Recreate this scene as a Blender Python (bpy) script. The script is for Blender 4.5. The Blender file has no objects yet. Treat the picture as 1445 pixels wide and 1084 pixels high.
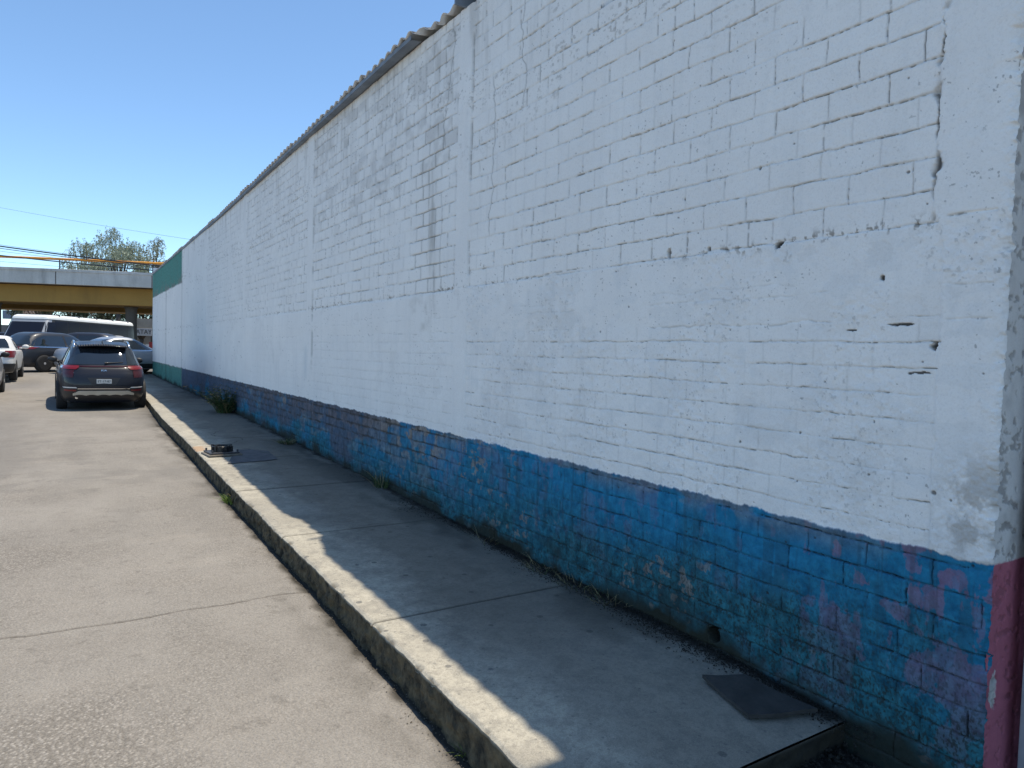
import bpy, bmesh, math, random
import numpy as np
from mathutils import Vector, Matrix
from mathutils.bvhtree import BVHTree
random.seed(7)
S = bpy.context.scene
COL = S.collection
R = math.radians

# ------------------------------------------------------------------ camera
cam_d = bpy.data.cameras.new("camera"); cam = bpy.data.objects.new("camera", cam_d); COL.objects.link(cam)
Mr = Matrix(((0.8425400257537833, -0.00016746152332555665, -0.5386337131664267),
             (-0.5379582820166904, 0.04980300136786599, -0.8414989886294597),
             (0.026966494256119092, 0.9987590465229292, 0.0418709347417054)))
# columns of the camera matrix are right, up, back in the world
cam.matrix_world = Matrix.Translation((0, 0, 1.9)) @ Mr.to_4x4()
cam_d.sensor_fit = 'HORIZONTAL'; cam_d.sensor_width = 36.0
cam_d.lens = 36.0 * 980.0 / 1445.0
cam_d.clip_start = 0.05; cam_d.clip_end = 5000
S.camera = cam

# ------------------------------------------------------------------ light
SUN_EL = 76.0
world = bpy.data.worlds.new("World"); S.world = world; world.use_nodes = True
nt = world.node_tree; bg = nt.nodes["Background"]
sky = nt.nodes.new("ShaderNodeTexSky"); sky.sky_type = 'NISHITA'; sky.sun_disc = False
sky.sun_elevation = R(SUN_EL); sky.sun_rotation = R(90); sky.altitude = 2200
sky.air_density = 0.9; sky.dust_density = 0.15; sky.ozone_density = 1.5
tint = nt.nodes.new('ShaderNodeMix'); tint.data_type = 'RGBA'; tint.blend_type = 'MULTIPLY'; tint.inputs[0].default_value = 1
tint.inputs[7].default_value = (.84, .94, .93, 1); nt.links.new(sky.outputs[0], tint.inputs[6]); nt.links.new(tint.outputs[2], bg.inputs[0]); bg.inputs[1].default_value = 0.15
sl = bpy.data.lights.new("sun", 'SUN'); sl.energy = 3.25; sl.angle = R(0.55); sl.color = (1.0, 0.90, 0.74)
so = bpy.data.objects.new("sun", sl); COL.objects.link(so)
so.rotation_euler = (0, R(90 - SUN_EL), 0)     # shines from +X, high
so.location = (20, 10, 60)
S.view_settings.view_transform = 'Standard'; S.view_settings.look = 'None'
S.view_settings.gamma = 1.0; S.view_settings.use_curve_mapping = False
S.view_settings.exposure = 0.78

# ------------------------------------------------------------------ helpers
def tag(o, label=None, cat=None, group=None, kind=None):
    if label: o['label'] = label
    if cat: o['category'] = cat
    if group: o['group'] = group
    if kind: o['kind'] = kind
    return o

def thing(name, label, cat, loc=(0, 0, 0), rz=0.0, group=None):
    o = bpy.data.objects.new(name, None); COL.objects.link(o)
    o.location = loc; o.rotation_euler = (0, 0, rz); o.empty_display_size = .2
    return tag(o, label, cat, group)

def obj_from(name, verts, faces, mat, parent=None, smooth=False, mats=None, fmat=None):
    me = bpy.data.meshes.new(name)
    me.from_pydata([tuple(v) for v in verts], [], [tuple(f) for f in faces])
    for m in (mats or [mat]): me.materials.append(m)
    if fmat is not None: me.polygons.foreach_set('material_index', fmat)
    if smooth: me.polygons.foreach_set('use_smooth', [True] * len(me.polygons))
    me.update()
    o = bpy.data.objects.new(name, me); COL.objects.link(o)
    if parent: o.parent = parent
    return o

class MB:
    def __init__(s): s.v = []; s.f = []
    def add(s, v, f):
        b = len(s.v); s.v += [tuple(p) for p in v]; s.f += [tuple(i + b for i in q) for q in f]; return s
    def box(s, x0, x1, y0, y1, z0, z1, M=None):
        v = [(x, y, z) for z in (z0, z1) for x, y in ((x0, y0), (x1, y0), (x1, y1), (x0, y1))]
        if M is not None: v = [tuple(M @ Vector(p)) for p in v]
        return s.add(v, [(3, 2, 1, 0), (4, 5, 6, 7), (0, 1, 5, 4), (1, 2, 6, 5), (2, 3, 7, 6), (3, 0, 4, 7)])
    def tube(s, pts, r, n=8, cap=True):
        pts = [Vector(p) for p in pts]; rr = r if hasattr(r, '__len__') else [r] * len(pts)
        b = len(s.v); up = Vector((0, 0, 1)); prev = None
        for i, p in enumerate(pts):
            d = (pts[min(i + 1, len(pts) - 1)] - pts[max(i - 1, 0)]).normalized()
            a = prev if prev else (up if abs(d.z) < .9 else Vector((1, 0, 0)))
            u = (a - d * a.dot(d)).normalized(); w = d.cross(u); prev = u
            for k in range(n):
                t = 2 * math.pi * k / n
                s.v.append(tuple(p + (u * math.cos(t) + w * math.sin(t)) * rr[i]))
        for i in range(len(pts) - 1):
            for k in range(n):
                k2 = (k + 1) % n
                s.f.append((b + i * n + k, b + i * n + k2, b + (i + 1) * n + k2, b + (i + 1) * n + k))
        if cap:
            s.f.append(tuple(b + k for k in reversed(range(n))))
            e = b + (len(pts) - 1) * n; s.f.append(tuple(e + k for k in range(n)))
        return s
    def lathe(s, prof, n=32, axis='z', c=(0, 0, 0)):
        b = len(s.v)
        for (r, h) in prof:
            for k in range(n):
                t = 2 * math.pi * k / n; p = (r * math.cos(t), r * math.sin(t), h)
                if axis == 'x': p = (p[2], p[0], p[1])
                s.v.append((p[0] + c[0], p[1] + c[1], p[2] + c[2]))
        for i in range(len(prof) - 1):
            for k in range(n):
                k2 = (k + 1) % n
                s.f.append((b + i * n + k, b + i * n + k2, b + (i + 1) * n + k2, b + (i + 1) * n + k))
        s.f.append(tuple(b + k for k in reversed(range(n))))
        e = b + (len(prof) - 1) * n; s.f.append(tuple(e + k for k in range(n)))
        return s
    def build(s, name, mat, parent=None, smooth=False, bevel=0):
        o = obj_from(name, s.v, s.f, mat, parent, smooth)
        if bevel:
            m = o.modifiers.new('bevel', 'BEVEL'); m.width = bevel; m.segments = 2; m.limit_method = 'ANGLE'
        return o

# ---- numpy noise
def _h(ix, iy, seed):
    h = (ix.astype(np.int64) * 374761393 + iy.astype(np.int64) * 668265263 + seed * 144665) & 0xffffffff
    h = ((h ^ (h >> 13)) * 1274126177) & 0xffffffff
    h = ((h ^ (h >> 16)) * 2246822519) & 0xffffffff
    return ((h ^ (h >> 15)) & 0xffffff) / float(0xffffff)
def vn(x, y, seed=0):
    ix = np.floor(x); iy = np.floor(y); fx = x - ix; fy = y - iy
    fx = fx * fx * fx * (fx * (fx * 6 - 15) + 10); fy = fy * fy * fy * (fy * (fy * 6 - 15) + 10)
    a = _h(ix, iy, seed); b = _h(ix + 1, iy, seed); c = _h(ix, iy + 1, seed); d = _h(ix + 1, iy + 1, seed)
    return (a * (1 - fx) + b * fx) * (1 - fy) + (c * (1 - fx) + d * fx) * fy
def fbm(x, y, seed=0, o=4):
    r = 0; a = .5; t = 0
    for i in range(o):
        r = r + a * vn(x * 2 ** i + i * 17.3, y * 2 ** i - i * 9.1, seed + i); t += a; a *= .55
    return r / t
def ss(a, b, x):
    t = np.clip((x - a) / (b - a), 0, 1); return t * t * (3 - 2 * t)

# ------------------------------------------------------------------ materials
class NT:
    def __init__(s, name):
        s.m = bpy.data.materials.new(name); s.m.use_nodes = True; s.t = s.m.node_tree
        s.b = s.t.nodes["Principled BSDF"]; s.co = None
    def n(s, typ, **kw):
        n = s.t.nodes.new(typ)
        for k, v in kw.items():
            if k.startswith('i_'): n.inputs[k[2:].replace('_', ' ')].default_value = v
            else: setattr(n, k, v)
        return n
    def l(s, a, b): s.t.links.new(a, b)
    def coord(s, scale=(1, 1, 1), src='Object'):
        tc = s.n("ShaderNodeTexCoord"); mp = s.n("ShaderNodeMapping"); mp.inputs['Scale'].default_value = scale
        s.l(tc.outputs[src], mp.inputs[0]); return mp.outputs[0]
    def noise(s, scale, detail=4, rough=.55, co=None, out=0, dist=0):
        n = s.n("ShaderNodeTexNoise"); n.inputs['Scale'].default_value = scale; n.inputs['Detail'].default_value = detail
        n.inputs['Roughness'].default_value = rough; n.inputs['Distortion'].default_value = dist
        s.l(co if co is not None else s.coord(), n.inputs['Vector']); return n.outputs[out]
    def vor(s, scale, co=None, feature='F1', out='Distance', rnd=1):
        n = s.n("ShaderNodeTexVoronoi"); n.feature = feature; n.inputs['Scale'].default_value = scale
        n.inputs['Randomness'].default_value = rnd
        s.l(co if co is not None else s.coord(), n.inputs['Vector']); return n.outputs[out]
    def ramp(s, x, stops):
        r = s.n("ShaderNodeValToRGB"); e = r.color_ramp.elements
        while len(e) > 1: e.remove(e[-1])
        for i, (p, c) in enumerate(stops):
            q = e[0] if i == 0 else e.new(p)
            q.position = p; q.color = (c, c, c, 1) if not hasattr(c, '__len__') else (*c, 1)
        s.l(x, r.inputs[0]); return r.outputs[0]
    def mix(s, f, a, b, bt='MIX'):
        n = s.n("ShaderNodeMix"); n.data_type = 'RGBA'; n.blend_type = bt
        for v, i in ((f, 0), (a, 6), (b, 7)):
            if isinstance(v, (int, float)) and i != 0: v = (v, v, v)
            if isinstance(v, tuple): v = (*v, 1)[:4]
            if hasattr(v, 'node'): s.l(v, n.inputs[i])
            else: n.inputs[i].default_value = v
        return n.outputs[2]
    def math(s, op, a, b=0.0):
        n = s.n("ShaderNodeMath"); n.operation = op
        for v, i in ((a, 0), (b, 1)):
            if hasattr(v, 'node'): s.l(v, n.inputs[i])
            else: n.inputs[i].default_value = v
        return n.outputs[0]
    def attr(s, name):
        a = s.n("ShaderNodeAttribute"); a.attribute_name = name; q = s.n("ShaderNodeSeparateColor")
        s.l(a.outputs['Color'], q.inputs[0]); return q.outputs
    def col(s, c): 
        if hasattr(c, 'node'): s.l(c, s.b.inputs['Base Color'])
        else: s.b.inputs['Base Color'].default_value = (*c, 1)
    def rough(s, r):
        if hasattr(r, 'node'): s.l(r, s.b.inputs['Roughness'])
        else: s.b.inputs['Roughness'].default_value = r
    def bump(s, h, dist=.01, strength=1.0, prev=None):
        b = s.n("ShaderNodeBump"); b.inputs['Distance'].default_value = dist; b.inputs['Strength'].default_value = strength
        s.l(h, b.inputs['Height'])
        if prev is not None: s.l(prev, b.inputs['Normal'])
        s.l(b.outputs[0], s.b.inputs['Normal']); return b.outputs[0]

def simple(name, c, rough=.6, metal=0, var=.15, scale=6, bump=0, coat=0, spec=None):
    m = NT(name); n = m.noise(scale, 5, .6)
    m.col(m.mix(m.ramp(n, [(.3, 0), (.7, 1)]), tuple(x * (1 - var) for x in c), tuple(min(1, x * (1 + var)) for x in c)))
    m.rough(rough); m.b.inputs['Metallic'].default_value = metal; m.b.inputs['Coat Weight'].default_value = coat
    m.b.inputs['Coat Roughness'].default_value = .04
    if spec is not None: m.b.inputs['Specular IOR Level'].default_value = spec
    if bump: m.bump(m.noise(scale * 8, 4), bump)
    return m.m

def mat_wall():
    m = NT('painted_masonry'); co = m.coord()
    A = m.attr('zoneA'); B = m.attr('zoneB'); C = m.attr('zoneC')
    n1 = m.noise(1.3, 5, .6, co); n2 = m.noise(14, 5, .65, co); n3 = m.noise(90, 3, .7, co)
    stre = m.noise(1, 5, .6, m.coord((1, 9, 0.9)))
    white = m.mix(m.ramp(n1, [(.35, 0), (.7, 1)]), (.85, .82, .785), (.91, .88, .84))
    white = m.mix(m.math('MULTIPLY', m.ramp(stre, [(.5, 0), (.75, 1)]), .18), white, (.58, .59, .59))
    white = m.mix(m.math('MULTIPLY', m.ramp(n2, [(.58, 0), (.66, 1)]), .14), white, (.62, .62, .61))
    sp = m.vor(26, co); white = m.mix(m.math('MULTIPLY', m.ramp(sp, [(.04, 1), (.09, 0)]), m.ramp(n2, [(.56, 0), (.66, .5)])), white, (.3, .29, .28))
    bl = m.mix(m.ramp(n2, [(.3, 0), (.7, 1)]), (.008, .125, .25), (.022, .24, .42))
    blt = m.mix(m.ramp(n2, [(.35, 0), (.65, 1)]), (.008, .060, .085), (.035, .185, .235))
    bl = m.mix(A[2], bl, blt)
    c = m.mix(A[0], white, bl)
    pk = m.mix(n2, (.34, .10, .14), (.50, .16, .21))
    c = m.mix(A[1], c, pk)
    gr = m.mix(m.ramp(n2, [(.3, 0), (.7, 1)]), (.06, .19, .16), (.12, .34, .28))
    c = m.mix(B[0], c, gr)
    ex = m.mix(m.ramp(n2, [(.3, 0), (.7, 1)]), (.13, .115, .115), (.36, .32, .28))
    c = m.mix(B[1], c, ex)
    c = m.mix(B[2], c, (.15, .12, .085))                 # water stains
    pu = m.mix(m.ramp(n2, [(.3, 0), (.7, 1)]), (.050, .058, .085), (.125, .125, .165))
    c = m.mix(C[1], c, pu)
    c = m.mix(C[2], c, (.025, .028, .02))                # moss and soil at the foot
    c = m.mix(C[0], c, (.045, .04, .035))                # grime caught in open joints
    c = m.mix(m.math('MULTIPLY', m.ramp(n3, [(.3, 1), (.5, 0)]), .10), c, (.08, .08, .08))
    m.col(c); m.rough(.82); m.b.inputs['Specular IOR Level'].default_value = .18
    br = m.noise(1, 4, .6, m.coord((1, 120, 14)))
    h = m.math('ADD', m.math('ADD', m.math('MULTIPLY', n3, .6), m.math('MULTIPLY', n2, 1.2)), m.math('MULTIPLY', br, .5))
    m.bump(h, .005, .8)
    return m.m

def mat_sidewalk():
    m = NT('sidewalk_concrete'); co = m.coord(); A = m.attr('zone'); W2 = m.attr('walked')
    n1 = m.noise(1.1, 6, .62, co); n2 = m.noise(9, 6, .7, co); n3 = m.noise(160, 3, .6, co)
    n4 = m.noise(1.0, 5, .65, m.coord((2.6, .8, 1)))
    c = m.mix(m.ramp(n1, [(.32, 0), (.68, 1)]), (.30, .272, .215), (.47, .43, .34))
    c = m.mix(m.math('MULTIPLY', m.ramp(n2, [(.46, 0), (.62, 1)]), .6), c, (.19, .175, .145))
    c = m.mix(m.math('MULTIPLY', m.ramp(n4, [(.5, 0), (.7, 1)]), .45), c, (.23, .22, .20))
    sp = m.vor(5.5, co); spm = m.math('MULTIPLY', m.ramp(sp, [(.10, 1), (.13, 0)]), m.ramp(m.vor(5.5, co, out='Color'), [(.40, 0), (.45, 1)]))
    c = m.mix(m.math('MULTIPLY', spm, .9), c, (.05, .05, .05))
    sp2 = m.vor(17, co); c = m.mix(m.math('MULTIPLY', m.ramp(sp2, [(.10, 1), (.16, 0)]), m.ramp(n2, [(.42, 0), (.5, .75)])), c, (.09, .09, .085))
    n5 = m.noise(38, 5, .7, co); c = m.mix(m.math('MULTIPLY', m.ramp(n5, [(.42, 1), (.52, 0)]), .35), c, (.13, .12, .10))
    n6 = m.noise(3.2, 7, .72, co); c = m.mix(m.math('MULTIPLY', m.ramp(n6, [(.53, 0), (.60, 1)]), .40), c, (.15, .135, .11))
    fine = m.ramp(n3, [(.3, 0), (.7, 1)])
    c = m.mix(.28, c, m.mix(fine, (.20, .19, .17), (.62, .60, .54)))
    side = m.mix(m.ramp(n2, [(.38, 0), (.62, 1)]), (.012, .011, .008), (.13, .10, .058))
    c = m.mix(m.math('MULTIPLY', W2[0], .62), c, (.095, .083, .068))  # shade painted in: pavement colour darkened on the wall side of the kerb strip
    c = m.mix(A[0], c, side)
    c = m.mix(A[1], c, (.03, .03, .026))
    c = m.mix(A[2], c, (.36, .24, .15))
    m.col(c); m.rough(.9); m.b.inputs['Specular IOR Level'].default_value = .15
    m.bump(m.math('ADD', m.math('MULTIPLY', n3, .5), m.math('MULTIPLY', n2, 1.0)), .006, .7)
    return m.m

def mat_road():
    m = NT('worn_road_surface'); co = m.coord(); A = m.attr('zone')
    E_ = m.attr('expo'); n1 = m.noise(.45, 6, .6, co); n2 = m.noise(3.2, 6, .65, co); n0 = m.noise(1.0, 5, .6, m.coord((.5, 2.2, 1)))
    v = m.vor(62, co); vc = m.vor(62, co, out='Color'); v2 = m.vor(150, co, out='Color')
    n3 = m.noise(60, 4, .75, co)
    base = m.mix(m.ramp(n1, [(.35, 0), (.65, 1)]), (.228, .213, .192), (.290, .273, .247))
    base = m.mix(m.math('MULTIPLY', m.ramp(n2, [(.45, 0), (.7, 1)]), .45), base, (.18, .165, .147))
    base = m.mix(m.math('MULTIPLY', m.ramp(n0, [(.55, 0), (.7, 1)]), .35), base, (.32, .29, .25))
    g = m.math('MULTIPLY', m.ramp(vc, [(.2, 0), (.8, 1)]), m.ramp(v, [(.0, 1), (.6, .2)]))
    expo = E_[0]
    peb = m.mix(g, (.125, .114, .10), (.45, .42, .38))
    c = m.mix(m.math('MULTIPLY', expo, .85), base, peb)
    c = m.mix(.26, c, m.mix(v2, (.06, .055, .05), (.46, .42, .37)))
    blot = m.noise(9, 5, .7, co); c = m.mix(m.math('MULTIPLY', m.ramp(blot, [(.58, 0), (.66, 1)]), .35), c, (.11, .10, .088))
    c = m.mix(m.math('MULTIPLY', m.ramp(n3, [(.28, 1), (.40, 0)]), .55), c, (.07, .06, .05))
    c = m.mix(A[0], c, (.045, .040, .032))       # gutter dirt
    c = m.mix(A[1], c, (.09, .08, .07))          # joint / cracks
    c = m.mix(m.math('MULTIPLY', A[2], .45), c, (.12, .115, .11))   # darker traffic wear
    m.col(c); m.rough(.95); m.b.inputs['Specular IOR Level'].default_value = .15
    m.bump(m.math('ADD', m.math('MULTIPLY', v, -.8), m.math('MULTIPLY', n3, 1.0)), .008, .75)
    return m.m

M = {}
M['wall'] = mat_wall(); M['sidewalk'] = mat_sidewalk(); M['road'] = mat_road()
M['ground'] = simple('dusty_ground', (.17, .155, .135), .95, var=.3, scale=.7, bump=.01)
M['soil'] = simple('dark_soil', (.028, .025, .02), .95, var=.6, scale=14, bump=.03)
M['render'] = simple('plain_render', (.5, .5, .5), .9, var=.15, scale=2)
M['galv'] = simple('galvanised_sheet', (.72, .72, .71), .5, .25, var=.2, scale=5)
M['galv_old'] = simple('weathered_sheet', (.20, .23, .27), .7, .2, var=.25, scale=5)
M['roof_under'] = simple('dirty_sheet_underside', (.05, .052, .055), .8, var=.3, scale=3)  # near-black tone for the lower faces of the roof sheets
M['black_plastic'] = simple('black_plastic', (.018, .018, .02), .45)
M['tyre'] = simple('tyre_rubber', (.02, .02, .021), .85, var=.2, scale=20)
M['chrome'] = simple('bright_trim', (.75, .75, .76), .15, 1.0, var=.03)
M['rim'] = simple('alloy', (.62, .62, .62), .35, .25, var=.05)
M['rim_dark'] = simple('steel_wheel', (.10, .10, .11), .4, .6, var=.05)
def glassmat(name, c=(.012, .016, .02), rough=.04):
    m = NT(name); m.col(c); m.rough(rough); m.b.inputs['Specular IOR Level'].default_value = .8
    m.b.inputs['Coat Weight'].default_value = .6; m.b.inputs['Coat Roughness'].default_value = .03
    return m.m
M['glass'] = glassmat('tinted_glass'); M['glass_bus'] = glassmat('bus_glass', (.010, .013, .024), .35); M['glass_bus'].node_tree.nodes['Principled BSDF'].inputs['Coat Weight'].default_value = 0; M['glass_bus'].node_tree.nodes['Principled BSDF'].inputs['Specular IOR Level'].default_value = .15
M['red_lamp'] = simple('red_lens', (.16, .004, .008), .3, coat=.2, var=.1, scale=30)
M['dark_red'] = simple('dark_red_lens', (.045, .004, .007), .3, coat=.2, var=.1, scale=30)
M['skid'] = simple('satin_silver_plastic', (.44, .42, .36), .45, .2, var=.06)
M['plate'] = simple('plate_white', (.62, .62, .60), .4, var=.05)
M['ink'] = simple('black_ink', (.02, .02, .02), .5)
def paint(name, c, metal=.1, rough=.4): return simple(name, c, rough, metal, var=.04, scale=2, coat=.4, spec=.3)
M['p_black'] = paint('black_paint', (.010, .012, .020)); M['p_grey'] = paint('dark_grey_paint', (.032, .036, .044), .3)
M['p_white'] = paint('white_paint', (.72, .72, .70), 0); M['p_silver'] = paint('silver_paint', (.36, .38, .41), .6)
M['p_navy'] = paint('navy_paint', (.018, .022, .035)); M['p_beige'] = paint('beige_paint', (.42, .40, .36), .3)
M['p_busgrey'] = simple('bus_body_paint', (.26, .28, .31), .4, .2, var=.08, coat=.4); M['p_buswhite'] = simple('bus_roof_paint', (.82, .82, .78), .4, var=.05)
M['yellow'] = None

# ------------------------------------------------------------------ ground profile
YR = [-200, 0, 2, 5, 10, 16, 20, 27, 33, 45, 60, 3000]; ZR = [0, 0, .0, .075, .17, .27, .335, .5, .62, .75, .8, .8]
YS = [1.0, 1.8, 2.6, 4.66, 7.37, 10.8, 16, 20, 34.4, 60]; ZS = [.17, .18, .228, .25, .304, .361, .436, .482, .601, .62]
YK = [1.0, 4, 8.5, 12, 16, 22, 34.5, 60]; XK = [1.565, 1.565, 1.56, 1.60, 1.615, 1.78, 2.0, 2.3]
def zr(y): return float(np.interp(y, YR, ZR))
def zs(y): return float(np.interp(y, YS, ZS))
XW = 3.15; Y0 = 1.285; Y1 = 34.4
JOINTS = [3.96, 6.05, 8.05, 10.15, 12.3, 14.4, 16.5, 18.6, 20.7, 22.8, 25, 27.1, 29.2, 31.3]

def set_attr(me, name, arr):
    a = me.color_attributes.new(name, 'FLOAT_COLOR', 'POINT')
    d = np.ones((len(me.vertices), 4), np.float32); d[:, :3] = np.clip(arr, 0, 1); a.data.foreach_set('color', d.ravel())

def grid_mesh(name, blocks, mat, attrs, parent=None):
    """blocks: list of (P[r,c,3], {attr:[r,c,3]}) joined into one mesh of quads"""
    V = []; Q = []; AT = {a: [] for a in attrs}; b = 0
    for P, at in blocks:
        r, c = P.shape[:2]; V.append(P.reshape(-1, 3)); i = np.arange(r * c).reshape(r, c) + b
        Q.append(np.stack([i[:-1, :-1], i[:-1, 1:], i[1:, 1:], i[1:, :-1]], -1).reshape(-1, 4)); b += r * c
        for a in attrs: AT[a].append(at[a].reshape(-1, 3))
    V = np.concatenate(V).astype(np.float32); Q = np.concatenate(Q).astype(np.int32)
    me = bpy.data.meshes.new(name); me.vertices.add(len(V)); me.vertices.foreach_set('co', V.ravel())
    me.loops.add(Q.size); me.loops.foreach_set('vertex_index', Q.ravel())
    me.polygons.add(len(Q)); me.polygons.foreach_set('loop_start', np.arange(len(Q), dtype=np.int32) * 4)
    me.polygons.foreach_set('use_smooth', np.ones(len(Q), bool))
    me.update(calc_edges=True); me.validate()
    for a in attrs: set_attr(me, a, np.concatenate(AT[a]))
    me.materials.append(mat)
    o = bpy.data.objects.new(name, me); COL.objects.link(o)
    if parent: o.parent = parent
    return o

# ---- ground (reaches the horizon) and road
ys = [-1500, -200, -20, 0, 2, 5, 10, 16, 20, 27, 33, 45, 60, 120, 600, 2500]
xs = [-2000, -200, -60, -20, 0, 20, 60, 200, 2000]
obj_from('ground', [(x, y, zr(y) - .03) for y in ys for x in xs],
         [(j * 9 + i, j * 9 + i + 1, (j + 1) * 9 + i + 1, (j + 1) * 9 + i) for j in range(len(ys) - 1) for i in range(8)], M['ground'])
tag(bpy.data.objects['ground'], kind='structure')

def road_block(xs, ys):
    X, Y = np.meshgrid(xs, ys); Z = np.interp(Y, YR, ZR); xk = np.interp(Y, YK, XK)
    und = (fbm(X * 1.1, Y * .8, 3) - .5) * .03 * ss(-.2, 1, 1.6 - X)
    near = ss(45, 25, Y)
    dk = xk - X + (fbm(X * 4, Y * 5, 5) - .5) * .10
    gut = np.clip(ss(.115, .02, dk) * .95 + ss(.42, .04, dk) * .75 * fbm(X * 5, Y * 3, 8) * ss(.35, .6, fbm(X * 3, Y * 1.2, 88)), 0, 1) * near
    # construction joint across the carriageway, a little oblique and broken
    yj = 5.16 + (X - 1.5) * -.02 + (fbm(X * 2.2, X * 0 + 3, 9) - .5) * .10
    dj = np.abs(Y - yj)
    joint = ss(.016, .004, dj) * (.5 + .5 * ss(.3, .55, fbm(X * 6, X * 0 + 7, 19)))
    yc2 = 7.4 + .35 * np.sin(X * 1.3) + (fbm(X * 3, Y * 0 + 1, 12) - .5) * .6
    crack = ss(.014, .004, np.abs(Y - yc2)) * ss(.55, .66, fbm(X * .9 + 3, Y * .9, 31)) * .6
    xc = -1.15 + (fbm(Y * 1.6, Y * 0 + 2, 44) - .5) * .55
    crack = np.maximum(crack, ss(.013, .004, np.abs(X - xc)) * ss(7.8, 7.4, Y) * ss(5.6, 5.9, Y) * .6)
    wear = ss(.5, .72, fbm(X * .7 + 2, Y * .22, 50)) * ss(6, 10, Y) + ss(.6, .7, fbm(X * 1.3, Y * 1.9, 54)) * .6 * ss(8.5, 10, Y) * ss(17, 14, Y)
    Z = Z + und * near - joint * .012 - gut * .006
    return np.stack([X, Y, Z], -1), {'zone': np.stack([gut, np.maximum(joint, crack), np.clip(wear, 0, 1) * .8 * ss(60, 20, Y)], -1), 'expo': np.stack([np.clip(ss(.8, -1.6, X + (fbm(X * .9, Y * .8, 56) - .5) * 2.2) * ss(8.5, 6.5, Y) + ss(.44, .74, fbm(X * 1.3 + 5, Y * 1.3, 57)) * .45 + .14 + ss(10, 14, Y) * .15, 0, 1)] * 3, -1)}
bl = [road_block(np.concatenate([np.linspace(-14, -2.2, 60)[:-1], np.linspace(-2.2, 1.72, 420)]), np.concatenate([np.linspace(-6, 2.3, 20)[:-1], np.linspace(2.3, 7, 470)])),
      road_block(np.concatenate([np.linspace(-14, -3, 50)[:-1], np.linspace(-3, 2.0, 230)]), np.linspace(7, 16, 400)),
      road_block(np.linspace(-14, 2.3, 120), np.linspace(16, 36, 160)),
      road_block(np.linspace(-14, 24, 50), np.linspace(36, 110, 60))]
rd = grid_mesh('road', bl, M['road'], ['zone', 'expo']); tag(rd, kind='structure')

# ---- sidewalk: top, rough kerb face, end step
def side_top(xn, ys):
    T, Y = np.meshgrid(xn, ys); xk = np.interp(Y, YK, XK); edge = (fbm(Y * 1.6, Y * 0, 60) - .5) * .022 + (fbm(Y * 16, Y * 0, 61) - .5) * .014
    X0 = xk + edge; X = X0 + T * (XW + .06 - X0)
    Z = np.interp(Y, YS, ZS) + (fbm(X * 2, Y * 2, 62) - .5) * .008
    d = X - X0
    chip = ss(.62, .75, fbm(X * 9, Y * 7, 64)) * ss(.05, .0, d)
    Z = Z - .012 * np.exp(-(d / .012) ** 2) - chip * .02
    jm = np.zeros_like(X)
    for j in JOINTS:
        jy = j + (fbm(X * 3, X * 0 + j, 66) - .5) * .015
        jm = np.maximum(jm, np.exp(-((Y - jy) / np.where(Y > 7, .015, .009)) ** 2) * (.95 if j < 9 else .65))
    Z = Z - jm * .012
    # soil and stains against the wall
    dw = XW - X; fo = ss(.12, .0, dw + (fbm(Y * 5, X * 5, 70) - .5) * .16)
    wet = ss(.50, .66, fbm(X * 1.7, Y * .9, 72)) * ss(.75, .1, dw) * .55
    c = ss(.011, .003, np.abs(X - (2.25 + (fbm(Y * 1.4, Y * 0 + 4, 75) - .5) * .9))) * ss(13.5, 13, Y) * ss(10.4, 10.8, Y) * .7
    # broken, brownish mortar repair at the cut post
    rep = ss(.30, .2, np.abs(Y - 11.25)) * ss(.22, .10, d + (fbm(X * 12, Y * 9, 77) - .5) * .1)
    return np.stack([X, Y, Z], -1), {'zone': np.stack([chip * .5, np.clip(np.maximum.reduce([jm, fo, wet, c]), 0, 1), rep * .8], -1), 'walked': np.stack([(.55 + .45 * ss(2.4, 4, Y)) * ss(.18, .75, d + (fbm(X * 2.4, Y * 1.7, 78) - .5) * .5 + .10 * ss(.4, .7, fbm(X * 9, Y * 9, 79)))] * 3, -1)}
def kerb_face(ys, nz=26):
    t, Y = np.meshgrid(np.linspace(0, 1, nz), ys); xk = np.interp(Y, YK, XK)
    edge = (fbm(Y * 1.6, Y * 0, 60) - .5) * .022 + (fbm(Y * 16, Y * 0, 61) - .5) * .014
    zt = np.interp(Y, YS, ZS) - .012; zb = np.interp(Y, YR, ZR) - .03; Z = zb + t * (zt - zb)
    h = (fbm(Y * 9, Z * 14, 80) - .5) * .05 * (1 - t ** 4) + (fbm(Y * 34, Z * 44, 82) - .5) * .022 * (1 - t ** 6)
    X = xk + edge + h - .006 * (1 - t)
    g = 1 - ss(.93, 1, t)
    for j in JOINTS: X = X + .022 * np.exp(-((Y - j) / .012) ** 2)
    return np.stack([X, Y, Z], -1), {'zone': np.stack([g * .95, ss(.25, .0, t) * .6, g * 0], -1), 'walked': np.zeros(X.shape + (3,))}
YE = 1.87
def end_face(xn, nz=26):
    t, X = np.meshgrid(np.linspace(0, 1, nz), xn); zt = .185 - .012; Z = -.03 + t * (zt + .03)
    yy = YE + (fbm(X * 6, Z * 10, 84) - .5) * .06 * (1 - t ** 4)
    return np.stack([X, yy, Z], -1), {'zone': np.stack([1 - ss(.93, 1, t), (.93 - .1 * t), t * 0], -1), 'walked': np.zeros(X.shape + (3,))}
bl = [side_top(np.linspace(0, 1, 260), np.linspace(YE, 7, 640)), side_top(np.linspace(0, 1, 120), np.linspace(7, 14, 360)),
      side_top(np.linspace(0, 1, 50), np.linspace(14, 36, 260)), kerb_face(np.linspace(YE, 9, 700)), kerb_face(np.linspace(9, 36, 500), 12), end_face(np.linspace(1.53, 3.2, 160))]
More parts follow.
